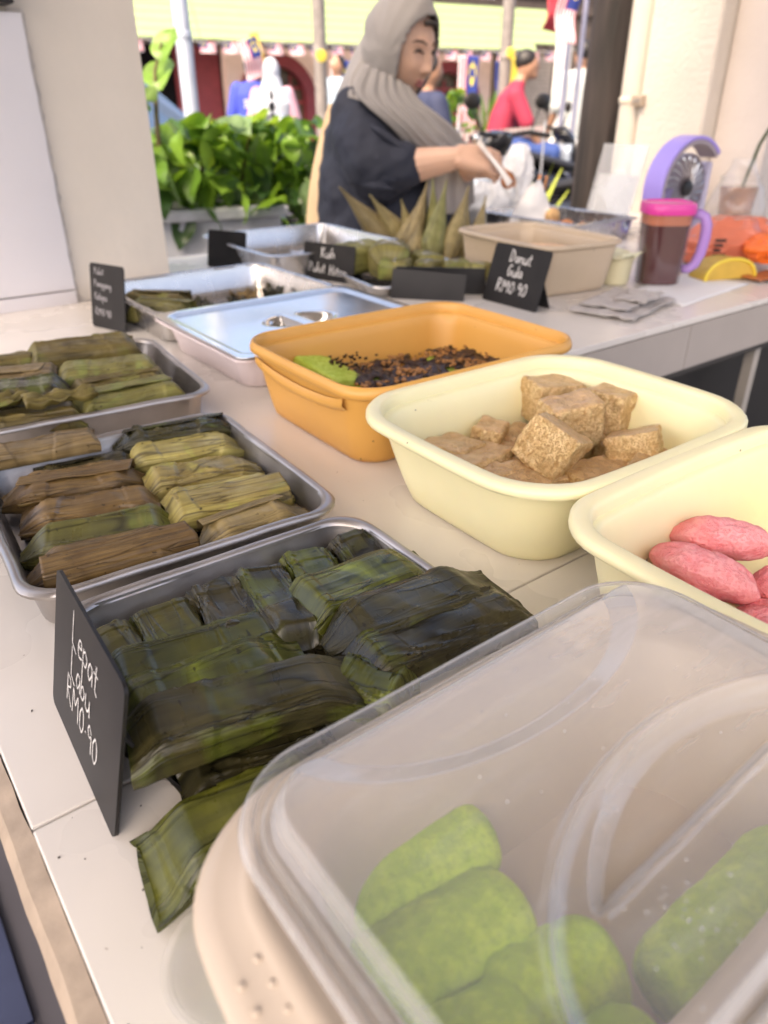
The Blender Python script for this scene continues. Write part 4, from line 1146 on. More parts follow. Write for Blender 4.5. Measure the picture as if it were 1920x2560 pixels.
# ================================================================== STREET (built where it stands, 3 to 20 m away)
FZ = math.atan2(-.182, .983)
FO = Vector((5.404, 13.497, 0))
TV = Vector((.983, -.182, 0)); NV = Vector((.182, .983, 0))
def fs_(s, q, z=0): return FO + TV * s + NV * q + Vector((0, 0, z))
cream_aw = mat('lime_cream_awning', (.29, .39, .19), .6, var=.04, scale=6)
maroon = mat('maroon_paint', (.16, .022, .03), .6, var=.12)
pinkw = mat('pale_pink_plaster', (.58, .44, .40), .8, var=.08)
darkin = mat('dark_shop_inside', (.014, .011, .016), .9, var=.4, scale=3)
redfr = mat('red_window_frame', (.32, .045, .05), .5)
glass = mat('dim_window_glass', (.10, .075, .05), .12, var=.5, scale=5)
brownw = mat('brown_board_wall', (.10, .075, .062), .8, var=.2)
white = mat('white_paint', (.78, .78, .76), .55)
shut = mat('beige_shutter', (.34, .29, .25), .6, var=.12)
concrete = mat('grey_concrete', (.38, .40, .45), .85, var=.12, scale=20, bump=.003, bscale=80)

pav = MB(); pav.box(-9, 14, .35, 7, -.02, .10); pav.build('pavement', concrete, kind='structure', smooth=0, loc=FO, rot=FZ)

bld = thing('shop_building', 'maroon shop front with arched windows and a dark open bay under the awning', 'building', FO, FZ)
q = MB()
q.box(-6, -2.4, 1.2, 1.5, 0, 3.9); q.box(1.75, 2.05, 1.2, 1.5, 0, 2.9)
# wall with two arched openings
def arch_wall(q, s0, s1, sc_, r, spring, z1, y0, y1):
    prev = None; n = 18
    q.box(s0, sc_ - r, y0, y1, 0, z1); q.box(sc_ + r, s1, y0, y1, 0, z1)
    for i in range(n):
        a0, a1 = PI - PI * i / n, PI - PI * (i + 1) / n
        x0, x1 = sc_ + r * math.cos(a0), sc_ + r * math.cos(a1); h0, h1 = spring + r * math.sin(a0), spring + r * math.sin(a1)
        q.add([(x0, y0, h0), (x1, y0, h1), (x1, y0, z1), (x0, y0, z1), (x0, y1, h0), (x1, y1, h1), (x1, y1, z1), (x0, y1, z1)], [(0, 1, 2, 3), (5, 4, 7, 6), (4, 5, 1, 0)])
AR = [(2.72, .62, 1.30), (6.52, .62, 1.25)]
q.box(-2.4, 1.75, 1.2, 1.5, 2.75, 3.9)
arch_wall(q, 2.05, 4.6, AR[0][0], AR[0][1], AR[0][2], 3.9, 1.2, 1.5)
arch_wall(q, 4.6, 7.6, AR[1][0], AR[1][1], AR[1][2], 3.9, 1.2, 1.5)
q.build('wall', pinkw, bld, smooth=0)
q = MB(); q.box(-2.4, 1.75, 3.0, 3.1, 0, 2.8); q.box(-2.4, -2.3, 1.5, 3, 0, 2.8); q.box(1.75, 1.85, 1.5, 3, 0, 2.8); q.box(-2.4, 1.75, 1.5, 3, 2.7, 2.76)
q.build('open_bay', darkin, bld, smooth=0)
q = MB(); q.box(.9, 1.72, 1.55, 1.7, 0, 2.6); q.build('bay_curtain', maroon, bld, smooth=0)
for sc_, r, sp in AR:
    q = MB(); rings = []
    pts = [(sc_ - r, 0)] + [(sc_ + r * math.cos(PI - PI * i / 20), sp + r * math.sin(PI * i / 20)) for i in range(21)] + [(sc_ + r, 0)]
    for i, (x, z) in enumerate(pts):
        dx, dz = x - sc_, max(0, z - sp); k = math.hypot(dx, dz) or 1
        nx_, nz_ = (dx / k, dz / k) if z > sp - .01 else (math.copysign(1, dx), 0)
        rings.append([(x - nx_ * .05, 1.12, z - nz_ * .05), (x + nx_ * .16, 1.12, z + nz_ * .16), (x + nx_ * .16, 1.22, z + nz_ * .16), (x - nx_ * .05, 1.35, z - nz_ * .05)])
    q.loft(rings); q.build('arch_frame', maroon, bld, smooth=30)
    wd = thing('window', None, None, (sc_, 1.38, 0)); wd.parent = bld
    q = MB(); q.box(-r, r, 0, .03, 0, sp + r); q.build('pane', glass, wd, smooth=0)
    q = MB()
    for x in (-.34, -.02, .30): q.box(x, x + .045, -.04, 0, .3, sp + r * .7)
    for z in (.75, 1.25, 1.5): q.box(-r, r, -.045, -.005, z, z + .045)
    q.build('frame', redfr, wd, smooth=0)
q = MB(); q.box(7.6, 9.4, 1.1, 1.4, 0, 2.9); q.box(9.4, 16, 1.0, 1.4, 0, 3.9); q.build('side_wall', brownw, bld, smooth=0)
for i in range(26):
    q = MB(); q.box(7.66, 9.1, 1.05, 1.09, .25 + i * .075, .25 + i * .075 + .062); q.build('shutter_slat', shut, bld, smooth=0)
q = MB(); q.box(-6, 16, .9, 1.15, 2.92, 3.10); q.build('eave', brownw, bld, smooth=0)
for i in range(24):
    q = MB(); q.box(4.6 + i * .12, 4.6 + i * .12 + .05, .95, 1.0, 3.12, 3.52); q.build('baluster', white, bld, smooth=0)
q = MB(); q.box(4.5, 7.6, .93, 1.02, 3.52, 3.60); q.build('balcony_rail', white, bld, smooth=0)
q = MB(); q.box(-6, 16, 1.6, 1.9, 3.1, 3.9); q.build('upper_wall', brownw, bld, smooth=0)
q = MB(); q.box(-6.4, 16.4, .4, 6, 3.9, 4.05); q.build('roof', mat('rust_tile_roof', (.16, .07, .05), .8), bld, smooth=0)
q = MB(); q.box(10.2, 10.75, .93, .99, 1.6, 2.35); q.build('orange_panel', mat('orange_board', (.50, .24, .05), .6), bld, smooth=0)

aw = thing('awning', 'long lime cream slatted awning across the far shop front', 'awning', FO, FZ)
rows = 6
for k in range(rows):
    z0, y0 = 2.19 + k * .125, k * .085
    for s0, s1 in ((-3.2, 1.0), (1.01, 4.6), (4.61, 7.2 if k == -1 else 7.20), (7.21, (7.85, 8.45, 8.45, 8.5, 8.5, 8.4)[k])):
        q = MB(); q.add([(s0, y0, z0), (s1, y0, z0), (s1, y0 + .092, z0 + .122), (s0, y0 + .092, z0 + .122), (s0, y0 + .012, z0 - .008), (s1, y0 + .012, z0 - .008), (s1, y0 + .104, z0 + .114), (s0, y0 + .104, z0 + .114)],
                        [(0, 1, 2, 3), (5, 4, 7, 6), (4, 5, 1, 0), (1, 5, 6, 2), (3, 2, 6, 7), (4, 0, 3, 7)])
        q.build('slat', cream_aw, aw, smooth=0)
q = MB(); q.box(-3.2, 8.4, .10, .14, 2.10, 2.18); q.build('bottom_rail', brownw, aw, smooth=0)
for s in (-3.1, 1, 4.6, 7.2, 8.3):
    q = MB(); q.tube([(s, .14, 2.16), (s, 1.2, 2.9)], .02, 6); q.build('bracket', brownw, aw)

# ---- flags
frd, fwh, fbl, fye = mat('flag_red', (.52, .05, .07), .7), mat('flag_white', (.78, .72, .74), .7), mat('flag_blue', (.02, .04, .22), .7), mat('flag_yellow', (.72, .58, .08), .7)
def flag_mesh(w_, h_, wave=.02, n=24, seed=0):
    """14 stripes, a blue corner, a yellow crescent and star"""
    q = MB(); cols, rws = 28, 28
    def P(u, v): return (u * w_, wave * math.sin(u * 7 + seed) * u + .3 * wave * math.sin(v * 5 + seed), -v * h_)
    vs = [P(i / cols, j / rws) for j in range(rws + 1) for i in range(cols + 1)]
    fs, ms = [], []
    for j in range(rws):
        for i in range(cols):
            u, v = (i + .5) / cols, (j + .5) / rws
            m_ = 0 if (j // 2) % 2 == 0 else 1
            if u < .5 and v < .57:
                m_ = 2
                dx, dy = (u - .20) / .5 * 1.75, (v - .285) / .57 * 1.1
                r1, r2 = math.hypot(dx, dy), math.hypot(dx - .13, dy)
                if r1 < .40 and r2 > .34: m_ = 3
                if math.hypot(dx - .34, dy) < .20: m_ = 3
            fs.append((j * (cols + 1) + i, j * (cols + 1) + i + 1, (j + 1) * (cols + 1) + i + 1, (j + 1) * (cols + 1) + i)); ms.append(m_)
    b_ = len(q.v); q.v += vs; q.f += fs; q.m += ms
    return q
FM = [frd, fwh, fbl, fye]
ln = thing('bunting_line', 'string of small flags hanging under the far awning', 'bunting', fs_(0, -.05), FZ)
def sagz(s): return 2.16 - .02 * abs(math.sin(s * 4)) + (.06 * max(0, s - 7.6) if s > 7.6 else 0)
q = MB(); q.tube([(s * .1, 0, sagz(s * .1)) for s in range(-20, 93)], .004, 5); q.build('string', white, ln)
bf = flag_mesh(.27, .16, .02).mesh('bunting_flag', FM, 180)
for i in range(28):
    s = -1.8 + i * .395
    o = bpy.data.objects.new('bunting_flag', bf); COL.objects.link(o)
    o.location = fs_(s, -.05 + .01 * (i % 3), sagz(s)); o.rotation_euler = (R(random.uniform(-8, 12)), 0, FZ + R(random.uniform(-14, 14)))
    tag(o, 'small striped flag with blue corner on the line under the awning', 'flag', 'small flags on the bunting line')
def flag(label, pos, w_, h_, rz, roll_=0, wave=.03, mats=FM, seed=0, plain=False):
    root = thing('flag', label, 'flag', pos, (0, roll_, rz))
    q = flag_mesh(w_, h_, wave, seed=seed)
    if plain: q.m = [0] * len(q.m)
    q.build('cloth', mats, root, smooth=180, fix=False, solid=.004)
    return root
# hanging upright: turned a quarter so that the stripes run down
def vflag(label, pos, w_, h_, rz):
    root = thing('flag', label, 'flag', pos, (0, 0, rz))
    q = flag_mesh(h_, w_, .03); q.v = [(z + w_, y, -x) for x, y, z in q.v]
    q.build('cloth', FM, root, smooth=180, fix=False, solid=.004)
vflag('long flag hanging upright with stripes down and blue top beside the vendor', at(1148, 138, 13.2), .36, 1.12, FZ)
vflag('upright flag partly behind the middle metal pole', at(826, 150, 11), .26, .95, FZ)
st = at(640, 85, 9.2)
flag('red, blue and yellow flag drooping on a slanted staff above the man in blue', st + Vector((0, 0, -.02)), .36, .22, FZ + R(8), R(74), .04, seed=2)
flag('plain yellow flag on the same staff behind the man in blue', st + Vector((.05, .05, .02)), .34, .10, FZ, R(80), .03, [fye], plain=True)
flag('plain yellow flag beside the right metal pole', at(1295, 140, 8.6), .50, .20, FZ, R(78), .03, [fye], plain=True)
flag('plain blue flag beside the right metal pole', at(1275, 150, 8.6), .44, .18, FZ, R(84), .03, [fbl], plain=True)
flag('red flag high up at the top right', at(1412, -40, 8), .36, .16, FZ, R(96), .04, [frd], plain=True)
flag('striped flag high up at the top right next to the dark post', at(1462, -60, 7.6), .50, .20, FZ, R(98), .05, seed=4)

# ---- poles
def pole(label, p, r_, h, m, seed=0):
    root = thing('metal_pole', label, 'pole', (p.x, p.y, 0))
    q = MB(); q.lathe([(r_ * 1.6, 0), (r_ * 1.6, .03), (r_, .035), (r_, h), (r_ * .6, h + .01)], 16)
    q.build('shaft', m, root, smooth=50)
    q = MB(); q.lathe([(r_ * 1.06, 1.6), (r_ * 1.1, 1.605), (r_ * 1.1, 1.64), (r_ * 1.06, 1.645)], 16); q.build('collar', m, root)
    return root
brownp = mat('grey_brown_pole', (.20, .18, .17), .6, var=.2, scale=14)
pole('pale grey metal pole rising from the hedge', at(478, 270, 5.5), .050, 4.2, mat('pale_grey_pole', (.42, .47, .56), .5, metal=.2, var=.1))
p2 = pole('grey brown metal pole between the shop front and the vendor', at(805, 270, 7), .052, 4.2, brownp)
p3 = pole('grey brown metal pole behind the man in red', at(1257, 250, 8), .055, 4.2, brownp)
for nm, px, py, d, lb in (('disc', 803, 140, 6.9, 'round yellow disc fixed on the middle metal pole'), ('disc', 1274, 133, 7.9, 'round yellow disc fixed on the right metal pole')):
    q = MB(); q.lathe([(.03, 0), (.045, .004), (.045, .014), (.02, .02)], 18)
    q.build('yellow_disc', fye, None, loc=at(px, py, d) - HEAD * .03, rot=(R(90), 0, FZ), label=lb, cat='disc')
gp = mat('blue_grey_pole', (.20, .21, .30), .5)
for px in (1418, 1450):
    p = at(px, 150, 7.8); root = thing('flag_pole', 'thin blue grey pole of the ' + ('red' if px < 1430 else 'striped') + ' flag at the top right', 'pole', (p.x, p.y, 0))
    q = MB(); q.lathe([(.022, 0), (.022, 3.4)], 10); q.build('shaft', gp, root)
p = at(1402, 200, 9.5); root = thing('white_post', 'white square post left of the man in white', 'post', (p.x, p.y, 0), FZ)
q = MB(); q.box(-.06, .06, -.06, .06, 0, 2.35); q.build('shaft', white, root, smooth=0)
q = MB(); q.box(-.08, .35, -.05, .05, 2.35, 2.47); q.build('arm', white, root, smooth=0)

# ---- planter, hedge, shrubs
lv = MB(); rows = []
for i in range(9):
    u = i / 8; wd = math.sin(PI * min(1, u * .97 + .03)) ** .75 * (.52 - .22 * u) * .95
    rows.append([(u - .05, s * wd, .16 * abs(s) * wd * 2.2 - .38 * u * u + .05 * math.sin(u * 9 + s)) for s in (-1, -.5, 0, .5, 1)])
lv.loft(rows, close=False)
def plant_leaf_mat(name, c, t):
    m = mat(name, c, .38, var=.25, scale=3, spec=.5)
    N, L = m.node_tree.nodes, m.node_tree.links
    tr = N.new('ShaderNodeBsdfTranslucent'); tr.inputs[0].default_value = (*t, 1)
    mx = N.new('ShaderNodeMixShader'); mx.inputs[0].default_value = .35
    L.new(N['Principled BSDF'].outputs[0], mx.inputs[1]); L.new(tr.outputs[0], mx.inputs[2]); L.new(mx.outputs[0], N['Material Output'].inputs[0])
    return m
PG = [plant_leaf_mat('hedge_leaf_green', (.075, .16, .020), (.22, .40, .03)), plant_leaf_mat('hedge_leaf_light', (.14, .26, .035), (.36, .54, .05)), plant_leaf_mat('hedge_leaf_dark', (.025, .065, .016), (.08, .18, .02)), plant_leaf_mat('hedge_leaf_pale', (.16, .25, .11), (.26, .40, .12))]
LME = [lv.mesh('leaf', k, 180) for k in PG]
def leaf_rot(rnd, up=.5):
    return (R(rnd.uniform(-50, 50)), R(rnd.uniform(-35, 60)), R(rnd.uniform(0, 360)))
def hedge_leaves(parent, n_obj, n_stuff, pos, size, rnd, pick):
    for i in range(n_obj):
        p, k = pos(rnd, True), pick(rnd)
        o = bpy.data.objects.new('leaf', LME[k]); COL.objects.link(o); o.parent = parent
        s_ = rnd.uniform(*size); o.location = p; o.scale = (s_, s_ * rnd.uniform(.85, 1.1), s_); o.rotation_euler = leaf_rot(rnd)
    if not n_stuff: return
    q = MB()
    src_v, src_f = lv.v, lv.f
    for i in range(n_stuff):
        p, k = Vector(pos(rnd, False)), pick(rnd)
        from mathutils import Euler
        mx = Matrix.Translation(p) @ Euler(leaf_rot(rnd)).to_matrix().to_4x4() @ Matrix.Scale(rnd.uniform(*size) * .95, 4)
        q.add([mx @ Vector(v) for v in src_v], src_f, k)
    q.build('foliage', PG, parent, smooth=180, fix=False, kind='stuff')
PO = Vector((1.815, 3.14, 0)); 
plr = thing('planter', 'tall grey concrete planter box under the hedge', 'planter', PO, FZ)
q = MB(); q.box(-2.3, 0, 0, .06, 0, .80); q.box(-2.3, 0, .50, .56, 0, .80); q.box(-.06, 0, .06, .50, 0, .80); q.box(-2.3, -2.24, .06, .50, 0, .80); q.build('wall', concrete, plr, smooth=0)
q = MB(); q.box(-2.33, .03, -.03, .10, .80, .845); q.box(-2.33, .03, .46, .59, .80, .845); q.box(-.10, .03, .10, .46, .80, .845); q.box(-2.33, -2.2, .10, .46, .80, .845); q.build('rim', concrete, plr, smooth=0, bevel=.008)
q = MB(); q.box(-2.24, -.06, .06, .50, .6, .76); q.build('soil', mat('dark_soil', (.03, .022, .016), .95, bump=.01), plr, smooth=0)
hd = thing('hedge', 'bushy bright green broad-leaved hedge growing in the planter', 'hedge', PO, FZ)
rnd = random.Random(3)
def hpos(r_, front):
    s = r_.uniform(-2.2, .30); 
    top = 1.17 + .07 * noise.noise((s * 2.2, 1, 0)) + .05 * noise.noise((s * 6, 4, 0)) - .10 * max(0, s) 
    z = .80 + (top - .80) * (r_.random() ** .75)
    if front: y = r_.uniform(-.10, .16) + .10 * max(0, (z - .9))
    else: y = r_.uniform(.05, .62)
    return (s, y, z)
def hpick(r_):
    x = r_.random(); return 0 if x < .42 else 1 if x < .72 else 2 if x < .90 else 3
hedge_leaves(hd, 285, 520, hpos, (.10, .175), rnd, hpick)
# the tall shoot on the left
pt = [(-.50, .05, 1.02), (-.49, .05, 1.2), (-.47, .06, 1.36), (-.43, .06, 1.46)]
gbs = mat('green_brown_stem', (.10, .075, .03), .7)
q = MB(); q.tube(pt, [.012, .010, .007, .004], 7); q.build('stem', gbs, hd)
for i in range(14):
    q = MB(); s = rnd.uniform(-2.1, .2); q.tube([(s, .28, .76), (s + rnd.uniform(-.1, .1), .2, .95), (s + rnd.uniform(-.15, .15), .12, 1.12)], [.012, .009, .005], 6); q.build('stem', gbs, hd)
for (x, y, z, s_, r_, k) in ((-1.0, .04, 1.22, .17, (.3, -.6, 2.6), 1), (-.95, .04, 1.30, .18, (-.2, -1.0, 1.1), 1), (-.92, .04, 1.40, .15, (.2, -1.2, .5), 1), (-.97, .03, 1.26, .16, (.5, -.2, 3.6), 3), (-.88, .02, 1.18, .19, (-.3, .2, .2), 0), (-1.08, .0, 1.16, .16, (.1, .2, 3.0), 1), (-.80, .0, 1.14, .16, (.1, -.3, .3), 0)):
    o = bpy.data.objects.new('leaf', LME[k]); COL.objects.link(o); o.parent = hd; o.location = (x + .48, y, z); o.scale = (s_,) * 3; o.rotation_euler = r_
def shrub(label, c, r_, h, n, seed, pick=hpick, size=(.06, .11), pot=None):
    root = thing('shrub', label, 'shrub', c, 0); rnd = random.Random(seed)
    def pos(a, f):
        t = a.random() * 2 * PI; u = a.random() ** .5; z = a.random()
        k = math.sin(PI * min(1, .25 + z * .72))
        return (r_ * u * k * math.cos(t), r_ * u * k * math.sin(t), h * (.12 + .88 * z))
    hedge_leaves(root, n, 0, pos, size, rnd, pick)
    q = MB()
    for i in range(6):
        t = i * 1.05; q = MB(); q.tube([(0, 0, 0), (r_ * .3 * math.cos(t), r_ * .3 * math.sin(t), h * .5), (r_ * .6 * math.cos(t), r_ * .6 * math.sin(t), h * .9)], [.015, .01, .005], 6)
        q.build('stem', bpy.data.materials['green_brown_stem'], root)
    return root
g1 = at(770, 520, 4.2); shrub('low leafy shrub just right of the grey planter', (g1.x, g1.y, 0), .45, 1.08, 150, 11, size=(.08, .14))
g2 = at(1135, 300, 6.3); shrub('rounded green bush to the right of the vendor', (g2.x, g2.y, 0), .42, 1.34, 170, 12, size=(.06, .12))
# spiky pot plant by the second arch and a ginger-like plant by the motorcycles
def blades(label, c, n, h, spread, m, seed, wd=.03, cat='plant'):
    root = thing('potted_plant', label, cat, c, 0); rnd = random.Random(seed)
    for i in range(n):
        t = rnd.random() * 2 * PI; l_ = h * rnd.uniform(.6, 1.05); s_ = spread * rnd.uniform(.3, 1)
        q = MB(); rows = []
        for k in range(9):
            u = k / 8; x, z = s_ * u ** 1.6, l_ * u - .25 * s_ * u ** 3; w_ = wd * math.sin(PI * (u * .9 + .08)) ** .8
            rows.append([(x * math.cos(t) - w_ * math.sin(t), x * math.sin(t) + w_ * math.cos(t), z), (x * math.cos(t), x * math.sin(t), z - .006), (x * math.cos(t) + w_ * math.sin(t), x * math.sin(t) - w_ * math.cos(t), z)])
        q.loft(rows, close=False); q.build('leaf', m, root, smooth=180, fix=False)
    return root
pp_ = at(1225, 330, 9.5); r_ = blades('spiky green potted plant before the second arched window', (pp_.x, pp_.y, .35), 22, 1.05, .35, PG[0], 5)
q = MB(); q.lathe([(.12, -.35), (.17, -.05), (.19, 0), (.17, 0)], 18); q.build('pot', white, r_)
osm = mat('orange_stem', (.55, .22, .10), .5)
gy = at(1310, 480, 3.3); r_ = blades('yellow green leafy plant with orange stems by the motorcycles', (gy.x, gy.y, .45), 26, .62, .26, mat('yellow_green_leaf', (.36, .42, .06), .5, var=.3, scale=6), 8, wd=.028)
q = MB(); q.lathe([(.10, -.45), (.15, -.06), (.16, 0), (.14, 0)], 18); q.build('pot', concrete, r_)
q = MB()
for i in range(5):
    a = i * 1.3; q = MB(); q.tube([(.03 * math.cos(a), .03 * math.sin(a), 0), (.06 * math.cos(a), .06 * math.sin(a), .34), (.09 * math.cos(a), .09 * math.sin(a), .54)], [.010, .010, .004], 7); q.build('stem', osm, r_)

# ---- red and white barrier tape
a, b_ = at(1146, 345, 5.0), at(1362, 325, 5.4)
q = MB()
n = 18
for i in range(n):
    u0, u1 = i / n, (i + 1) / n
    for (s0, s1, m_) in ((0, .28, 1), (.28, 1, 0)):
        p0, p1 = a.lerp(b_, u0 + (u1 - u0) * s0), a.lerp(b_, u0 + (u1 - u0) * s1)
        q.add([p0 + Vector((0, 0, -.026)), p1 + Vector((0, 0, -.026)), p1 + Vector((0, 0, .026)), p0 + Vector((0, 0, .026))], [(0, 1, 2, 3)], m_)
q.build('barrier_tape', [white, frd], None, smooth=0, fix=False, label='red and white barrier tape stretched behind the vendor', cat='barrier tape', solid=.001)
for p in (a, b_):
    q = MB(); q.lathe([(.08, 0), (.08, .02), (.007, .03), (.007, 1.14), (.005, 1.15)], 12)
    q.build('barrier_post', M['metal_grey'], None, loc=(p.x, p.y, 0), label='thin grey post holding the ' + ('left' if p is a else 'right') + ' end of the barrier tape', cat='post')
# ================================================================== VEHICLES AND PEOPLE
def blob(name, q, m, parent, vox=.008, it=6, fac=.5, **k):
    """one continuous surface from overlapping limbs"""
    o = q.build(name, m, parent, smooth=180, **k)
    r = o.modifiers.new('remesh', 'REMESH'); r.mode = 'VOXEL'; r.voxel_size = vox; r.use_smooth_shade = True
    s = o.modifiers.new('smooth', 'SMOOTH'); s.factor = fac; s.iterations = it
    return o
def limb(q, pts, rad, n=14, flat=None):
    rad = rad if isinstance(rad, (list, tuple)) else [rad] * len(pts)
    P_, R_ = [], []
    for i in range(len(pts) - 1):
        for k in range(5):
            f = k / 5; P_.append(Vector(pts[i]).lerp(Vector(pts[i + 1]), f)); R_.append(rad[i] + (rad[i + 1] - rad[i]) * f)
    P_.append(Vector(pts[-1])); R_.append(rad[-1])
    q.tube(P_, R_, n, flat=flat)
    for p, r_ in zip(pts, rad): q.ball(p, r_ * .99, 12, 8)
    return q
def ell_rings(q, rows, n=28):
    """rows: (cx, cy, z, rx, ry)"""
    q.loft([[(cx + rx * math.cos(2 * PI * j / n), cy + ry * math.sin(2 * PI * j / n), z) for j in range(n)] for cx, cy, z, rx, ry in rows], True, True, True)
    return q
skin = mat('warm_skin', (.58, .355, .25), .5, var=.04, scale=14, sss=.12, bump=.0002, bscale=160)
skin_d = mat('tan_skin', (.36, .20, .13), .55, var=.05)
hairm = mat('black_hair', (.012, .010, .010), .5)
denim = mat('blue_denim', (.025, .06, .22), .8, var=.15, scale=30)
darkcl = mat('dark_trousers', (.015, .016, .022), .8)

def walker(label, p, rz, shirt, trouser, stride=.0, long_top=False, scarf=None, arms=((.06, .02), (-.06, .03)), bag=None, h=1.0):
    root = thing('person', label, 'person', p, rz); root.scale = (h, h, h)
    b = MB()
    limb(b, [(0, 0, 1.30), (0, .0, 1.46)], [.06, .055]); b.ball((0, .01, 1.575), (.078, .095, .118), 18, 12)
    b.ball((0, .108, 1.565), (.014, .018, .022), 8, 6)
    for sx in (-1, 1):
        ax_, ay_ = arms[0 if sx < 0 else 1]
        limb(b, [(sx * .19, 0, 1.36), (sx * .24, -.02 + ay_, 1.10), (sx * (.25 + ax_ * .3), .07 + ay_ * 2, .86)], [.05, .042, .03])
        limb(b, [(sx * (.25 + ax_ * .3), .07 + ay_ * 2, .86), (sx * (.25 + ax_ * .3), .10 + ay_ * 2, .76)], [.035, .022])
        limb(b, [(sx * .09, 0, .92), (sx * .095, sx * stride * .5, .50), (sx * .095, sx * stride, .10)], [.08, .06, .042])
        limb(b, [(sx * .095, sx * stride - .03, .05), (sx * .1, sx * stride + .14, .035)], [.045, .035])
    blob('body', b, skin_d, root, .014, 4)
    s = MB()
    ell_rings(s, [(0, 0, .78 if not long_top else .30, .17 if not long_top else .24, .12 if not long_top else .18), (0, 0, .95, .185, .135), (0, 0, 1.15, .185, .13), (0, 0, 1.32, .215, .125), (0, 0, 1.41, .17, .09), (0, 0, 1.45, .07, .065)])
    for sx in (-1, 1):
        ax_, ay_ = arms[0 if sx < 0 else 1]
        limb(s, [(sx * .17, 0, 1.37), (sx * .24, -.02 + ay_, 1.12)] + ([(sx * (.25 + ax_ * .3), .06 + ay_ * 2, .90)] if long_top else []), [.078, .072] + ([.052] if long_top else []))
    blob('shirt' if not long_top else 'long_tunic', s, shirt, root, .014, 4)
    t = MB(); ell_rings(t, [(0, 0, .74, .16, .12), (0, 0, .98, .165, .125)])
    for sx in (-1, 1): limb(t, [(sx * .085, 0, .86), (sx * .095, sx * stride * .5, .50), (sx * .097, sx * stride, .12)], [.098, .078, .062])
    blob('trousers', t, trouser, root, .014, 4)
    if scarf:
        c_ = MB(); c_.ball((0, -.01, 1.59), (.098, .112, .132), 20, 14); ell_rings(c_, [(0, -.02, 1.10, .19, .135), (0, -.02, 1.28, .22, .15), (0, -.015, 1.42, .13, .115), (0, -.01, 1.52, .10, .105)])
        blob('headscarf', c_, scarf, root, .014, 5)
    else:
        c_ = MB(); c_.ball((0, -.012, 1.605), (.086, .094, .098), 18, 12); blob('hair', c_, hairm, root, .012, 3)
    if bag:
        c_ = MB(); c_.ball((-.26, .02, .95), (.05, .10, .13), 14, 10); blob('shoulder_bag', c_, bag, root, .012, 4)
    return root
UPH = math.atan2(HEAD.y, HEAD.x) - PI / 2          # facing away up the street
p = at(637, 300, 9.6); walker('man in a blue T-shirt with white print walking away beside a woman in pink', (p.x, p.y, .02), UPH + .05, mat('blue_tshirt', (.035, .06, .42), .8, speck=None), darkcl, .12)
# white print across the blue shirt's back
pr_ = MB()
for k in range(3):
    for i in range(7 - 2 * (k == 2)):
        pr_.box(-.085 + i * .026, -.085 + i * .026 + .018, -.1385 - (.0 if k else -.002), -.130, 1.25 - k * .032, 1.268 - k * .032)
pr_.build('shirt_print', white, bpy.data.objects['person'], smooth=0)
p = at(685, 300, 9.3); walker('woman in a pale pink dress and white headscarf walking away', (p.x, p.y, .0), UPH - .05, mat('pale_pink_cloth', (.50, .29, .36), .85, var=.06), mat('pink_skirt', (.48, .28, .35), .85), .08, True, mat('white_scarf', (.44, .48, .54), .85, var=.05), bag=mat('tan_leather', (.42, .17, .08), .6), h=.98)
p = at(848, 300, 11.0); walker('person in a pale blue grey shirt standing beside the middle pole', (p.x, p.y, .1), UPH + 2.6, mat('blue_grey_shirt', (.30, .38, .46), .85), denim, .05)
p = at(1068, 300, 6.0); walker('person in navy behind the vendor, mostly hidden by her face', (p.x, p.y, -.08), UPH - 1.2, mat('navy_shirt', (.02, .028, .07), .8), darkcl, .05, arms=((.05, .02), (.10, .06)), h=.97)
p = at(1440, 300, 8.6); walker('man in a loose white shirt with black hair beside the dark post', (p.x, p.y, .10), UPH + .3, mat('white_shirt', (.50, .54, .54), .85), darkcl, .06)

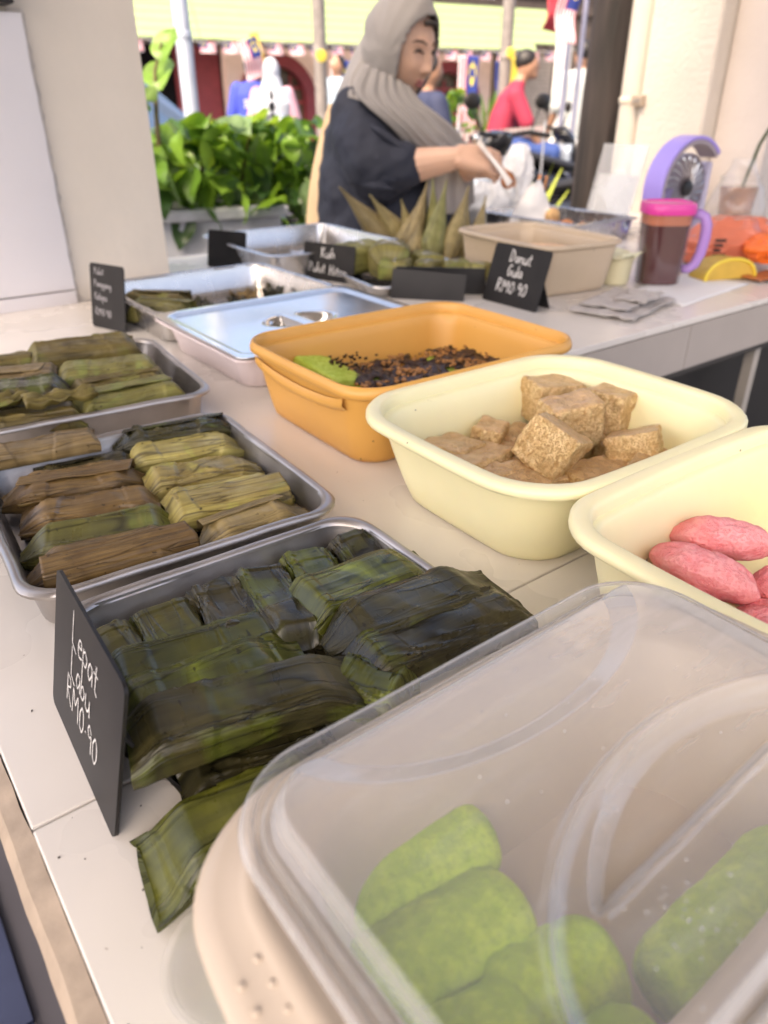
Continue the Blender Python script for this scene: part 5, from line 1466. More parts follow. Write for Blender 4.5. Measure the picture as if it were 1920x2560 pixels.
# ---- motorcycles
def motorbike(label, p, rz, paint, accent, z=0, basket=False):
    root = thing('motorcycle', label, 'motorcycle', (p.x, p.y, z), rz)
    blk = M['black']
    for x in (-.60, .62):
        wroot = MB(); pts = [(x + .25 * math.cos(a), 0, .29 + .25 * math.sin(a)) for a in [2 * PI * i / 28 for i in range(29)]]
        wroot.tube(pts, .042, 8, caps=False); wo = wroot.build('wheel', blk, root, smooth=180)
        r_ = MB(); r_.tube([(x + .2 * math.cos(a), 0, .29 + .2 * math.sin(a)) for a in [2 * PI * i / 24 for i in range(25)]], .015, 6, caps=False)
        for i in range(5):
            a = i * 2 * PI / 5; r_.tube([(x, 0, .29), (x + .2 * math.cos(a), 0, .29 + .2 * math.sin(a))], .014, 6)
        r_.tube([(x, -.07, .29), (x, .07, .29)], .04, 12); r_.build('rim', M['steel_dull'], wo, smooth=50)
    q = MB()   # body: under-seat shell sweeping to the tail
    rows = [(-.86, .88, .03, .02), (-.70, .80, .09, .07), (-.40, .70, .12, .13), (-.10, .62, .13, .14), (.10, .48, .12, .10), (.30, .42, .10, .07)]
    q.loft([[(x, w_ * math.cos(a), z_ + h_ * math.sin(a)) for a in [2 * PI * i / 14 for i in range(14)]] for x, z_, w_, h_ in rows], True, True, True)
    q.build('body', paint, root, smooth=60)
    q = MB(); rows = [(-.62, .86, .09, .03), (-.45, .86, .12, .045), (-.15, .80, .12, .045), (.10, .76, .09, .03)]
    q.loft([[(x, w_ * math.cos(a), z_ + h_ * math.sin(a)) for a in [2 * PI * i / 12 for i in range(12)]] for x, z_, w_, h_ in rows], True, True, True); q.build('seat', blk, root, smooth=60)
    q = MB(); q.grid(10, 8, lambda u, v: (.34 + .10 * v + .05 * (2 * u - 1) ** 2 * 2, (u - .5) * (.44 - .12 * v), .30 + .62 * v)); q.build('leg_shield', accent, root, smooth=60, solid=.02)
    q = MB(); rows = [(.40, 1.02, .05, .04), (.50, .98, .13, .09), (.58, .92, .12, .09), (.62, .86, .06, .05)]
    q.loft([[(x, w_ * math.cos(a), z_ + h_ * math.sin(a)) for a in [2 * PI * i / 14 for i in range(14)]] for x, z_, w_, h_ in rows], True, True, True); q.build('front_cowl', paint, root, smooth=60)
    q = MB(); q.ball((.625, 0, .90), (.03, .08, .055), 12, 8); q.build('headlight', mat('headlamp_glass', (.7, .72, .75), .1), root, smooth=180)
    q = MB(); q.tube([(.36, -.33, 1.03), (.42, -.2, 1.05), (.44, 0, 1.03), (.42, .2, 1.05), (.36, .33, 1.03)], .015, 8); q.build('handlebar', blk, root)
    for s in (-1, 1):
        q = MB(); q.tube([(.40, s * .2, 1.05), (.42, s * .27, 1.17)], .007, 6); q.ball((.41, s * .29, 1.22), (.018, .07, .045), 12, 8); q.build('mirror', blk, root, smooth=60)
        q = MB(); q.tube([(.46, s * .06, .95), (.62, s * .07, .29)], .022, 8); q.build('fork', M['steel_dull'], root)
    q = MB(); q.grid(12, 4, lambda u, v: (.62 + .32 * math.cos(R(20 + 140 * u)), (v - .5) * .13, .29 + .32 * math.sin(R(20 + 140 * u)))); q.build('front_fender', accent, root, smooth=60, solid=.012)
    q = MB(); q.tube([(-.05, -.14, .30), (-.4, -.16, .32), (-.85, -.17, .42)], [.03, .045, .05], 10); q.build('exhaust', M['steel_dull'], root)
    q = MB(); q.box(-.15, .22, -.11, .11, .24, .46); q.build('engine', M['steel_dull'], root, smooth=0, bevel=.03)
    if basket:
        q = MB(); q.box(-.98, -.66, -.2, .2, .92, 1.18); q.build('carrier_box', white, root, smooth=0, bevel=.02)
    return root
blackp = mat('glossy_black_paint', (.012, .013, .017), .22, coat=.5); silver = mat('silver_blue_paint', (.34, .40, .48), .3, metal=.4); bluep = mat('bright_blue_paint', (.04, .22, .50), .3, coat=.4)
AR_ = math.atan2(RIGHT.y, RIGHT.x)
motorbike('black motorcycle carrying the seated man in red', at(1280, 330, 7.7), AR_ + .15, blackp, silver, .0)
motorbike('black and silver motorcycle nearest the dark wooden post', at(1395, 330, 4.7), AR_ + 2.2, blackp, silver, .04)
motorbike('dark motorcycle with blue panels parked behind the nearest one', at(1440, 300, 6.0), AR_ + .5, blackp, bluep, .06)
motorbike('motorcycle with a white carrier box left of the man in blue', at(575, 260, 8.3), AR_ + .12, silver, white, .10, True)
motorbike('dark motorcycle partly hidden behind the woman in pink', at(800, 300, 8.9), AR_ + 2.8, blackp, blackp, .0)

# ---- seated man in red
bp_ = at(1275, 330, 7.7); SM = thing('person', 'man in a crimson T-shirt and blue jeans sitting sideways on a motorcycle', 'person', (bp_.x, bp_.y, .0), AR_)
b = MB()
limb(b, [(.02, 0, 1.34), (.08, 0, 1.46)], [.06, .055]); b.ball((.115, 0, 1.55), (.098, .078, .118), 18, 12); b.ball((.21, 0, 1.535), (.02, .014, .02), 8, 6); b.ball((.17, 0, 1.475), (.045, .05, .04), 10, 8)
for sy in (-1, 1):
    limb(b, [(.0, sy * .18, 1.30), (.13, sy * .21, 1.06), (.30, sy * .13, .86)], [.05, .043, .03]); limb(b, [(.30, sy * .13, .86), (.37, sy * .12, .80)], [.036, .022])
    limb(b, [(-.05, sy * .09, .90), (.38, sy * .14, .84), (.36, sy * .15, .42)], [.08, .062, .045]); limb(b, [(.34, sy * .15, .38), (.50, sy * .15, .36)], [.045, .035])
blob('body', b, skin_d, SM, .013, 4)
s = MB()
s.loft([[(cx + rx * math.cos(2 * PI * j / 24), ry * math.sin(2 * PI * j / 24), z) for j in range(24)] for cx, z, rx, ry in ((-.10, .86, .125, .165), (-.10, 1.0, .13, .17), (-.06, 1.17, .13, .18), (-.01, 1.31, .115, .19), (.03, 1.39, .07, .12), (.045, 1.43, .06, .065))], True, True, True)
for sy in (-1, 1): limb(s, [(.0, sy * .16, 1.31), (.11, sy * .21, 1.10)], [.08, .072])
blob('tshirt', s, mat('crimson_tshirt', (.30, .022, .055), .8, var=.08), SM, .013, 4)
t = MB(); limb(t, [(-.10, 0, .88), (-.02, 0, .88)], [.14, .14])
for sy in (-1, 1): limb(t, [(-.05, sy * .09, .90), (.38, sy * .14, .85), (.36, sy * .15, .46)], [.105, .085, .065])
blob('jeans', t, denim, SM, .013, 4)
c_ = MB(); c_.ball((.095, 0, 1.585), (.10, .086, .092), 18, 12); blob('hair', c_, hairm, SM, .012, 3)

# ---- car
cp = at(330, 260, 7.6) 
car = thing('parked_car', 'blue grey car parked at the far left behind the hedge', 'car', (cp.x - .9, cp.y + .15, 0), FZ)
paint = mat('blue_grey_car_paint', (.13, .19, .30), .3, metal=.3, coat=.5)
prof = [(-2.1, .55), (-2.1, .80), (-1.95, .98), (-1.1, 1.03), (-.5, 1.40), (.3, 1.46), (.85, 1.40), (1.3, 1.06), (1.85, 1.0), (2.05, .85), (2.08, .5), (2.0, .28), (-2.0, .28)]
q = MB()
ring = lambda y, k, w_: [(x * k, y, (z if z < 1.04 else 1.04 + (z - 1.04) * w_)) for x, z in prof]
q.loft([ring(-.84, .985, .96), ring(-.82, 1, 1), ring(.82, 1, 1), ring(.84, .985, .96)], True, True, True); q.build('body', paint, car, smooth=30, bevel=.02)
gl = mat('car_window_glass', (.10, .17, .30), .08, spec=.8)
for y in (-.846, .846):
    for pts in (((-.92, 1.07), (-.42, 1.36), (.05, 1.39), (.05, 1.07)), ((.12, 1.07), (.12, 1.39), (.75, 1.35), (1.12, 1.07))):
        q = MB(); q.loft([[(x, y - .006, z) for x, z in pts], [(x, y + .006, z) for x, z in pts]], True, True, True); q.build('window', gl, car, smooth=0)
q = MB(); q.add([(.90, -.70, 1.405), (1.30, -.74, 1.075), (1.30, .74, 1.075), (.90, .70, 1.405)], [(0, 1, 2, 3)]); q.build('rear_window', gl, car, smooth=0, solid=.02)
q = MB(); q.add([(-1.06, -.74, 1.06), (-.53, -.70, 1.395), (-.53, .70, 1.395), (-1.06, .74, 1.06)], [(0, 1, 2, 3)]); q.build('windscreen', gl, car, smooth=0, solid=.02)
for x in (-1.3, 1.3):
    for y in (-.80, .80):
        q = MB(); q.lathe([(.18, -.1), (.30, -.1), (.31, -.06), (.31, .06), (.30, .1), (.18, .1)], 24); wo = q.build('wheel', M['black'], car, loc=(x, y, .31), rot=(R(90), 0, 0))
        q = MB(); q.lathe([(.02, -.105), (.18, -.105), (.19, -.09), (.19, .09), (.18, .105), (.02, .105)], 20); q.build('rim', M['steel_dull'], wo)
for y in (-.6, .6):
    q = MB(); q.box(2.03, 2.10, y - .14, y + .14, .74, .88); q.build('tail_light', mat('red_lamp', (.45, .03, .03), .2), car, smooth=0, bevel=.01)

# ================================================================== THE VENDOR
VK = 1.04
VO = Vector((1.513, 1.928, 0)) * VK
W = thing('person', 'woman in a grey headscarf and navy top picking food with tongs behind the counter', 'person', (VO.x, VO.y, 1.245 * (1 - VK)), AR_); W.scale = (VK * .965, VK, VK)
navy = mat('navy_cotton', (.010, .013, .026), .75, var=.15, scale=9, bump=.0012, bscale=14)
scarf = mat('taupe_grey_scarf', (.255, .235, .22), .8, var=.07, scale=10, bump=.0010, bscale=22)
# head in its own frame: looks along -y, then is turned towards the right and down
HC = Vector((.024, -.080, 1.372)); HR = Matrix.Rotation(R(50), 4, 'Z') @ Matrix.Rotation(R(15), 4, 'X')
def hp(x, y, z): return HC + (HR @ Vector((x, y, z)))
def face_surf(th, ph):
    """th round from the face's middle, ph up"""
    x, y, z = math.sin(th) * math.cos(ph), -math.cos(th) * math.cos(ph), math.sin(ph)
    rx, ry, rz_ = .082, .092, .116
    p = Vector((x * rx, y * ry, z * rz_))
    if p.z < 0: p.x *= 1 - .16 * (-p.z / rz_) ** 1.4; p.y *= 1 - .04 * (-p.z / rz_)
    fx, fz = p.x, p.z
    front = max(0, -y)
    g = lambda cx, cz, sx_, sz_: math.exp(-((fx - cx) / sx_) ** 2 - ((fz - cz) / sz_) ** 2)
    d = 0
    d += .019 * g(0, -.024, .013, .012) + .011 * g(0, -.002, .008, .026) + .008 * (g(.014, -.028, .008, .008) + g(-.014, -.028, .008, .008))
    d -= .009 * (g(.033, .014, .018, .012) + g(-.033, .014, .018, .012))
    d += .004 * (g(.034, .012, .012, .006) + g(-.034, .012, .012, .006))
    d += .004 * (g(.03, .034, .022, .008) + g(-.03, .034, .022, .008))
    d += .007 * (g(.044, -.026, .022, .02) + g(-.044, -.026, .022, .02))
    d += .007 * g(0, -.056, .020, .006) + .008 * g(0, -.066, .016, .006) - .005 * g(0, -.0605, .022, .0022) - .003 * g(0, -.076, .018, .005)
    d += .009 * g(0, -.094, .020, .013)
    p.y -= d * front
    return p
q = MB(); nu, nv = 72, 56
q.loft([[hp(*face_surf(2 * PI * i / nu - PI, -PI / 2 * .98 + PI * .98 * j / nv)) for i in range(nu)] for j in range(nv + 1)], True, True, True)
limb(q, [tuple(hp(0, .02, -.06)), (-.02, -.03, 1.24), (-.03, -.01, 1.18)], [.056, .058, .07])
# right arm (nearer to us): bent, forearm level, hand closed on the tongs
def arm_and_hand(q, S, E, Wr, side):
    limb(q, [S, E, tuple(Vector(E).lerp(Vector(Wr), .55)), Wr], [.060, .052, .043, .028])
arm_and_hand(q, (-.110, -.125, 1.21), (-.050, -.215, 1.080), (.168, -.292, 1.120), 1)
arm_and_hand(q, (.00, .13, 1.20), (.09, .10, 1.03), (.225, -.17, 1.085), 1)
# hands
def hand(q, Wr, fw, upv, thumb_dir, curls, ln=.085, sc_=1.0):
    fw, upv = Vector(fw).normalized(), Vector(upv).normalized(); sd_ = fw.cross(upv).normalized(); upv = sd_.cross(fw).normalized()
    Wr = Vector(Wr)
    for a in (-.026, -.009, .009, .026):
        limb(q, [Wr + sd_ * a * .55, Wr + fw * .045 + sd_ * a * .9, Wr + fw * .078 * sc_ + sd_ * a], [.019, .016, .012])
    for k, a in enumerate((-.031, -.0105, .0105, .031)):
        l_ = (.060, .070, .066, .052)[k] * sc_; c_ = curls[k]
        b0 = Wr + fw * .078 * sc_ + sd_ * a; d0 = (fw * math.cos(c_ * .5) - upv * math.sin(c_ * .5)); d1 = (fw * math.cos(c_ * 1.3) - upv * math.sin(c_ * 1.3)); d2 = (fw * math.cos(c_ * 1.9) - upv * math.sin(c_ * 1.9))
        limb(q, [b0, b0 + d0 * l_ * .45, b0 + d0 * l_ * .45 + d1 * l_ * .32, b0 + d0 * l_ * .45 + d1 * l_ * .32 + d2 * l_ * .25], [.0086, .0080, .0072, .0060], 10)
    t0 = Wr + fw * .022 + sd_ * thumb_dir * .026; td = (fw * .75 + sd_ * thumb_dir * .55 - upv * .45).normalized(); t1 = t0 + td * .038; td2 = (fw * .85 - upv * .5).normalized()
    limb(q, [t0, t1, t1 + td2 * .028], [.015, .012, .008], 10)
hand(q, (.178, -.296, 1.124), (.86, -.05, -.10), (.10, -.72, .68), -1, (.75, .8, .85, .9))
hand(q, (.228, -.19, 1.083), (.80, -.35, .06), (0, .3, .95), 1, (.6, .65, .7, .8), sc_=.95)
# lower legs and feet under the long skirt
for sx in (-1, 1):
    limb(q, [(-.025, 0, 1.2), (-.02, 0, .95)], [.09, .10]); limb(q, [(-.02 + sx * .07, 0, .93), (-.02 + sx * .09, 0, .5), (-.02 + sx * .09, 0, .11)], [.08, .06, .042]); limb(q, [(-.02 + sx * .09, 0, .09), (.10 + sx * .09, -.06, .075)], [.04, .03])
blob('body', q, skin, W, .0036, 2, .35)
# face details
browm = mat('dark_brow', (.07, .04, .03), .8); lipm = mat('muted_rose_lip', (.36, .125, .11), .45)
eyes = MB()
for sx in (-1, 1):
    cu = [face_surf(sx * a, .10 + b_) for a, b_ in ((.24, .0), (.36, .055), (.50, .045), (.62, -.005))]
    e_ = MB(); e_.tube([hp(p.x, p.y - .004, p.z) for p in cu], [.0018, .0046, .0044, .0015], 8, flat=.8); e_.build('eye', mat('dark_lashes', (.03, .018, .014), .5), W, smooth=180)
    bw = [face_surf(sx * a, .315 + b_) for a, b_ in ((.18, -.02), (.36, .03), (.58, .02), (.72, -.03))]
    e_ = MB(); e_.tube([hp(p.x, p.y - .001, p.z) for p in bw], [.0022, .0034, .0030, .0012], 8); e_.build('eyebrow', browm, W, smooth=180)
for ph0, rr__ in ((-.49, (.0016, .0042, .0036, .0042, .0016)), (-.585, (.0014, .0050, .0058, .0050, .0014))):
    lp = [face_surf(a, ph0 - (.0 if abs(a) < .2 else -.03)) for a in (-.27, -.12, 0, .12, .27)]
    e_ = MB(); e_.tube([hp(p.x, p.y - .0005, p.z) for p in lp], rr__, 8); e_.build('lip', lipm, W, smooth=180)
# navy top: torso, hips and loose sleeves; long skirt
s = MB()
ell_rings(s, [(-.02, .0, .70, .225, .195), (-.015, 0, .86, .228, .19), (-.010, 0, 1.0, .232, .18), (-.012, 0, 1.10, .212, .165), (-.03, 0, 1.18, .178, .165), (-.045, -.0, 1.235, .135, .155), (-.035, -.015, 1.27, .075, .085), (-.02, -.03, 1.30, .058, .062)])
limb(s, [(-.105, -.105, 1.205), (-.085, -.165, 1.14), (-.045, -.212, 1.085), (.022, -.245, 1.097)], [.085, .090, .088, .066])
limb(s, [(.02, .115, 1.20), (.08, .12, 1.07), (.13, .03, 1.06)], [.08, .078, .06])
so_ = blob('top', s, navy, W, .008, 8)
dt = so_.modifiers.new('creases', 'DISPLACE'); tx_ = bpy.data.textures.new('cloth_creases', 'CLOUDS'); tx_.noise_scale = .07; tx_.noise_depth = 2; dt.texture = tx_; dt.strength = .026; dt.mid_level = .5
# folds that fan from the armpit over the sleeve
s = MB()
for k in range(5):
    a = k * .30
    s.tube([(-.175 + .015 * k, -.14 - .012 * k, 1.10 + .028 * k), (-.12 + .02 * k, -.235 - .004 * k, 1.06 + .03 * k), (-.05 + .02 * k, -.292 + .003 * k, 1.05 + .022 * k), (.0 + .008 * k, -.305 + .006 * k, 1.045 + .018 * k)], [.004, .012, .012, .004], 8)
blob('sleeve_fold', s, navy, W, .005, 3)
s = MB(); ell_rings(s, [(-.02, 0, .07, .27, .24), (-.02, 0, .4, .25, .22), (-.02, 0, .72, .222, .19)]); s.build('skirt', navy, W, smooth=80)
# headscarf: hood with a face opening, tail behind, drape over the chest
s = MB(); nu, nv = 84, 56; vs = []; keep = {}
for j in range(nv + 1):
    for i in range(nu):
        th, ph = 2 * PI * i / nu - PI, -PI / 2 + PI * j / nv
        x, y, z = math.sin(th) * math.cos(ph), -math.cos(th) * math.cos(ph), math.sin(ph)
        p = Vector((x * .094, y * .098 + (.030 * max(0, y) ** 1.5), z * .136 + .004))
        fold = .0020 * math.sin(8 * math.atan2(z, y + .2) + 3 * x) * max(0, y + .45) + .0012 * math.sin(17 * math.atan2(z + .3, y) + 5 * x)
        p *= 1.03 + fold / .1
        vs.append(hp(*p))
        # face opening: an upright egg shape about the face
        fz = (z * .136 + .004 + .008) / (.100 if z > 0 else .128); fx = (x * .094) / (.077 - .006 * max(0, -fz))
        keep[(j, i)] = not (y < -.1 and fx * fx + fz * fz < 1)
fs = []
for j in range(nv):
    for i in range(nu):
        i2 = (i + 1) % nu
        if all(keep[k] for k in ((j, i), (j, i2), (j + 1, i2), (j + 1, i))): fs.append((j * nu + i, j * nu + i2, (j + 1) * nu + i2, (j + 1) * nu + i))
s.add(vs, fs)
s.build('headscarf', scarf, W, smooth=180, fix=False, solid=.005)
s = MB()   # inner cap seen at the forehead
s.tube([hp(*( .070 * math.sin(a), -.082 * math.cos(a) ** .8 if math.cos(a) > 0 else 0, .083 - .030 * (math.sin(a)) ** 2)) for a in [R(-20 + 8 * k) for k in range(10)]], .006, 8)
s.build('inner_cap', mat('dark_cap', (.03, .024, .022), .8), W, smooth=180)
def cloth(name, rows, m, n=30, fold=.006, freq=9, seed=0, solid=.004, vox=None):
    """a draped sheet through rows of points, with soft pleats"""
    q = MB(); out = []
    for a in rows:
        a = [Vector(p) for p in a]; r_ = []
        for i in range(n + 1):
            f = i / n * (len(a) - 1); k = min(int(f), len(a) - 2); f -= k
            p0, p1, p2, p3 = a[max(k - 1, 0)], a[k], a[k + 1], a[min(k + 2, len(a) - 1)]
            r_.append(.5 * ((2 * p1) + (p2 - p0) * f + (2 * p0 - 5 * p1 + 4 * p2 - p3) * f * f + (3 * p1 - p0 - 3 * p2 + p3) * f ** 3))
        out.append(r_)
    fin = []; m_ = 18
    for j in range(m_ + 1):
        f = j / m_ * (len(out) - 1); k = min(int(f), len(out) - 2); f -= k; r_ = []
        for i in range(n + 1):
            p0, p1, p2, p3 = out[max(k - 1, 0)][i], out[k][i], out[k + 1][i], out[min(k + 2, len(out) - 1)][i]
            p = .5 * ((2 * p1) + (p2 - p0) * f + (2 * p0 - 5 * p1 + 4 * p2 - p3) * f * f + (3 * p1 - p0 - 3 * p2 + p3) * f ** 3)
            u, v = i / n, j / m_
            p = p + Vector((.3, -1, .2)) * fold * (math.sin(u * freq * 2 + seed + 2.5 * noise.noise((v * 2, seed, u * 2))) + .6 * noise.noise((u * 8, v * 4, seed))) * min(1, 4 * u + .2, 4 * (1 - u) + .2)
            r_.append(p)
        fin.append(r_)
    q.loft(fin, close=False); 
    return q.build(name, m, W, smooth=180, fix=False, solid=solid)
# back tail hanging behind her right shoulder
cloth('scarf_tail', [[(-.085, .03, 1.42), (-.075, -.03, 1.40), (-.055, -.08, 1.37)], [(-.125, .03, 1.36), (-.118, -.06, 1.34), (-.070, -.13, 1.32)], [(-.155, .02, 1.30), (-.140, -.10, 1.295), (-.078, -.165, 1.285)], [(-.175, .02, 1.262), (-.145, -.13, 1.262), (-.085, -.185, 1.25)]], scarf, fold=.005, freq=11, seed=1)
# front drape crossing the chest to the lower right
cloth('scarf_drape', [[(-.085, -.150, 1.335), (-.020, -.165, 1.315), (.045, -.150, 1.285)], [(-.110, -.180, 1.278), (-.020, -.200, 1.262), (.075, -.170, 1.250)], [(-.075, -.215, 1.240), (.03, -.218, 1.215), (.130, -.170, 1.215)], [(-.02, -.225, 1.200), (.085, -.218, 1.170), (.180, -.145, 1.180)], [(.020, -.215, 1.160), (.125, -.200, 1.130), (.215, -.12, 1.140)]], scarf, fold=.0042, freq=19, seed=4)
cloth('scarf_end', [[(.07, -.195, 1.16), (.15, -.18, 1.15), (.215, -.11, 1.15)], [(.09, -.205, 1.08), (.17, -.185, 1.06), (.235, -.11, 1.08)], [(.10, -.20, .98), (.18, -.185, .97), (.245, -.11, .99)]], scarf, fold=.006, freq=10, seed=6)
s = MB(); s.ball(hp(.02, -.075, -.128), .006, 10, 8); s.build('scarf_pin', M['steel_bright'], W, smooth=180)
# tan cloth hanging down her back
cloth('tan_shawl', [[(-.150, .02, 1.25), (-.20, .09, 1.245)], [(-.205, .0, 1.13), (-.245, .10, 1.12)], [(-.222, -.02, 1.0), (-.275, .10, 1.0)], [(-.215, -.03, .86), (-.295, .10, .86)]], mat('tan_cloth', (.52, .37, .22), .8, var=.06, bump=.001, bscale=40), fold=.005, freq=7, seed=2)

# tongs in her hand, with the fritter they hold
tg = thing('tongs', 'steel serving tongs gripped by the vendor', 'tongs', VO + Vector((0, 0, 1.245 * (1 - VK))), AR_); tg.scale = (VK,) * 3
for k in (-1, 1):
    q = MB(); pts = [(.212, -.318, 1.165), (.240, -.330 + k * .006, 1.132), (.272, -.335 + k * .012, 1.098), (.300, -.338 + k * .014, 1.062)]
    rings = []
    for i, p in enumerate(pts):
        w_ = (.007, .0045, .005, .009)[i]; p = Vector(p); rings.append([p + Vector((-w_ * .7, k * .0006, -w_ * .7)), p + Vector((w_ * .7, k * .0006, w_ * .7)), p + Vector((w_ * .7, k * .002, w_ * .7)), p + Vector((-w_ * .7, k * .002, -w_ * .7))])
    q.loft(rings, True, True, True); q.build('arm', M['steel_dull'], tg, smooth=30)
q = MB(); q.ball((.210, -.318, 1.168), (.010, .008, .010), 10, 8); q.build('hinge', M['steel_bright'], tg, smooth=180)
fr = mat('fried_brown_food', (.30, .10, .03), .5, var=.3, scale=40, bump=.002, bscale=90)
fo = thing('fritter', 'orange brown fritter held in the tip of the tongs', 'fritter', VO + Vector((0, 0, 1.245 * (1 - VK))), AR_); fo.scale = (VK,) * 3
q = MB(); q.ball((.296, -.338, 1.070), (.020, .014, .022), 16, 12); blob('crust', q, fr, fo, .004, 2)
# ================================================================== FAR END OF THE COUNTER
# doughnuts in the beige tub
dn = mat('sugared_dough', (.66, .44, .27), .8, var=.12, scale=60, bump=.001, bscale=200)
for k, (x, y, z, a, lb) in enumerate(((1.245, 1.17, .062, 8, 'sugared doughnut at the left in the beige container'), (1.285, 1.08, .062, -6, 'golden sugared doughnut at the front of the beige container'), (1.325, 1.15, .058, 5, 'sugared doughnut behind the golden one'), (1.27, 1.22, .055, 0, 'sugared doughnut at the back of the beige container'), (1.26, 1.10, .030, 0, 'sugared doughnut in the lower layer'))):
    r_ = thing('doughnut', lb, 'doughnut', (x, y, ZC + z), (R(a), R(a * .7), k), 'sugared doughnuts in the beige container')
    q = MB(); q.tube([(.026 * math.cos(t), .026 * math.sin(t), 0) for t in [2 * PI * i / 28 for i in range(29)]], .017, 14, caps=False); q.build('dough', dn, r_, smooth=180)
# round green parcels
for k, (x, y, s_, lb) in enumerate(((1.005, 1.405, .050, 'big round green parcel beside the pulut hitam sign'), (1.045, 1.345, .052, 'big green parcel wrapped in film in the middle of the small tray'), (1.085, 1.255, .030, 'small glossy green parcel behind the folded card'), (1.125, 1.215, .030, 'second small glossy green parcel behind the folded card'), (1.155, 1.175, .028, 'small green parcel nearest the doughnut sign'), (1.115, 1.30, .034, 'pale green parcel at the back of the small tray'), (1.02, 1.29, .034, 'dark green parcel low at the front of the small tray'))):
    r_ = thing('round_parcel', lb, 'leaf parcel', (x, y, ZC + .012), (0, 0, k * .9), 'round green parcels in the small tray')
    packet_mesh(s_ * 2.1, s_ * 1.7, s_ * 1.25, ('round', 'round'), 5, 70 + k, 0, 1.0, nu=30, nv=36).build('wrapper', LM['ogreen'], r_, smooth=50, fix=False)
    q = MB(); q.tube([(.0, s_ * .9 * math.cos(t), s_ * .64 + s_ * .70 * math.sin(t)) for t in [R(20 + 14 * i) for i in range(11)]], s_ * .05, 6, flat=.5); q.build('film_band', film, r_, smooth=180)
# leaf cones standing in a bunch
cone_m = [leaf_mat('cone_leaf_tan', (.25, .20, .085), (.36, .29, .13), (.10, .065, .025), rough=.55, vein=.2), leaf_mat('cone_leaf_green', (.20, .20, .065), (.30, .29, .11), (.09, .08, .025), rough=.55, vein=.2)]
for k, (bx_, tp, w_, m_, lb) in enumerate((
    ((1.300, 1.660, .905), (1.156, 1.697, 1.060), .044, 0, 'leaf cone leaning far out to the left'),
    ((1.335, 1.640, .905), (1.225, 1.660, 1.040), .040, 0, 'leaf cone behind the left leaning one'),
    ((1.265, 1.570, .905), (1.340, 1.590, 1.035), .038, 0, 'leaf cone slanting right behind the two tall ones'),
    ((1.265, 1.540, .900), (1.330, 1.555, 1.074), .036, 0, 'tall tan leaf cone left of the green one'),
    ((1.330, 1.520, .900), (1.345, 1.552, 1.080), .034, 1, 'tall greenish leaf cone at the back of the bunch'),
    ((1.245, 1.440, .900), (1.364, 1.520, 1.076), .040, 1, 'greenest leaf cone standing in the middle front'),
    ((1.290, 1.425, .900), (1.411, 1.488, 1.062), .038, 0, 'leaf cone slanting right beside the beige container'),
    ((1.330, 1.420, .900), (1.420, 1.500, 1.045), .034, 0, 'leaf cone just behind the right slanting one'),
    ((1.335, 1.385, .900), (1.448, 1.462, 1.040), .034, 0, 'rightmost leaf cone leaning over the beige container'),
    ((1.330, 1.600, .900), (1.285, 1.605, 1.030), .036, 0, 'short leaf cone in the shade of the bunch'),
    ((1.230, 1.480, .890), (1.262, 1.500, .985), .036, 0, 'small leaf cone lying low in front'))):
    b_, t_ = Vector(bx_), Vector(tp); ax_ = (t_ - b_); L_ = ax_.length; ax_.normalize()
    r_ = thing('leaf_cone', lb, 'leaf cone', b_ if b_.z > .9 else (b_.x, b_.y, .9), 0, 'leaf cones bunched behind the small tray')
    q = MB(); q.uv = []; rings = []; u1 = ax_.orthogonal().normalized(); u2 = ax_.cross(u1); nu, nv = 22, 28
    for i in range(nu + 1):
        f = i / nu; rad = w_ * (.55 + .45 * sm(0, .18, f)) * (1 - sm(.15, 1.02, f) * .93) * (.9)
        ring = []
        for j in range(nv):
            a = 2 * PI * j / nv; s_ = (j / nv + f * .35) % 1
            rr_ = rad * (1 + .10 * (1 - s_)) * (1 + .05 * noise.noise((a, f * 4, k)))
            p = ax_ * (f * L_) + u1 * rr_ * math.cos(a) + u2 * rr_ * math.sin(a) * .85
            ring.append(p); q.uv.append((f * 1.6, j / nv * 1.2))
        rings.append(ring)
    q.loft(rings, True, True, True); q.build('wrapper', cone_m[m_], r_, smooth=50, fix=False)
pt_ = thing('plate', 'thin metal plate under the leaf cones', 'plate', (1.315, 1.53, ZC + .0004), 0)
q = MB(); q.lathe([(.09, 0), (.125, .004), (.135, .010), (.133, .012), (.12, .006), (.05, .003)], 36); q.build('dish', M['steel'], pt_)
# fritters in the deep tray
for k, (x, y, s_, lb) in enumerate(((1.84, 1.46, .030, 'orange fritter at the near end of the deep tray'), (1.80, 1.52, .026, 'orange fritter beside the paper bag'), (1.88, 1.55, .028, 'orange fritter in the middle of the deep tray'), (1.85, 1.66, .028, 'orange fritter towards the vendor'))):
    r_ = thing('fritter', lb, 'fritter', (x, y, ZC + .008), 0, 'orange fritters in the deep tray')
    q = MB(); q.ball((0, 0, s_ * .6), (s_, s_ * .8, s_ * .6), 14, 10); q.ball((s_ * .5, s_ * .3, s_ * .6), (s_ * .6,) * 3, 10, 8); blob('crust', q, mat('orange_fried_crust', (.52, .20, .06), .6, var=.3, scale=40, bump=.002, bscale=80), r_, .005, 2)
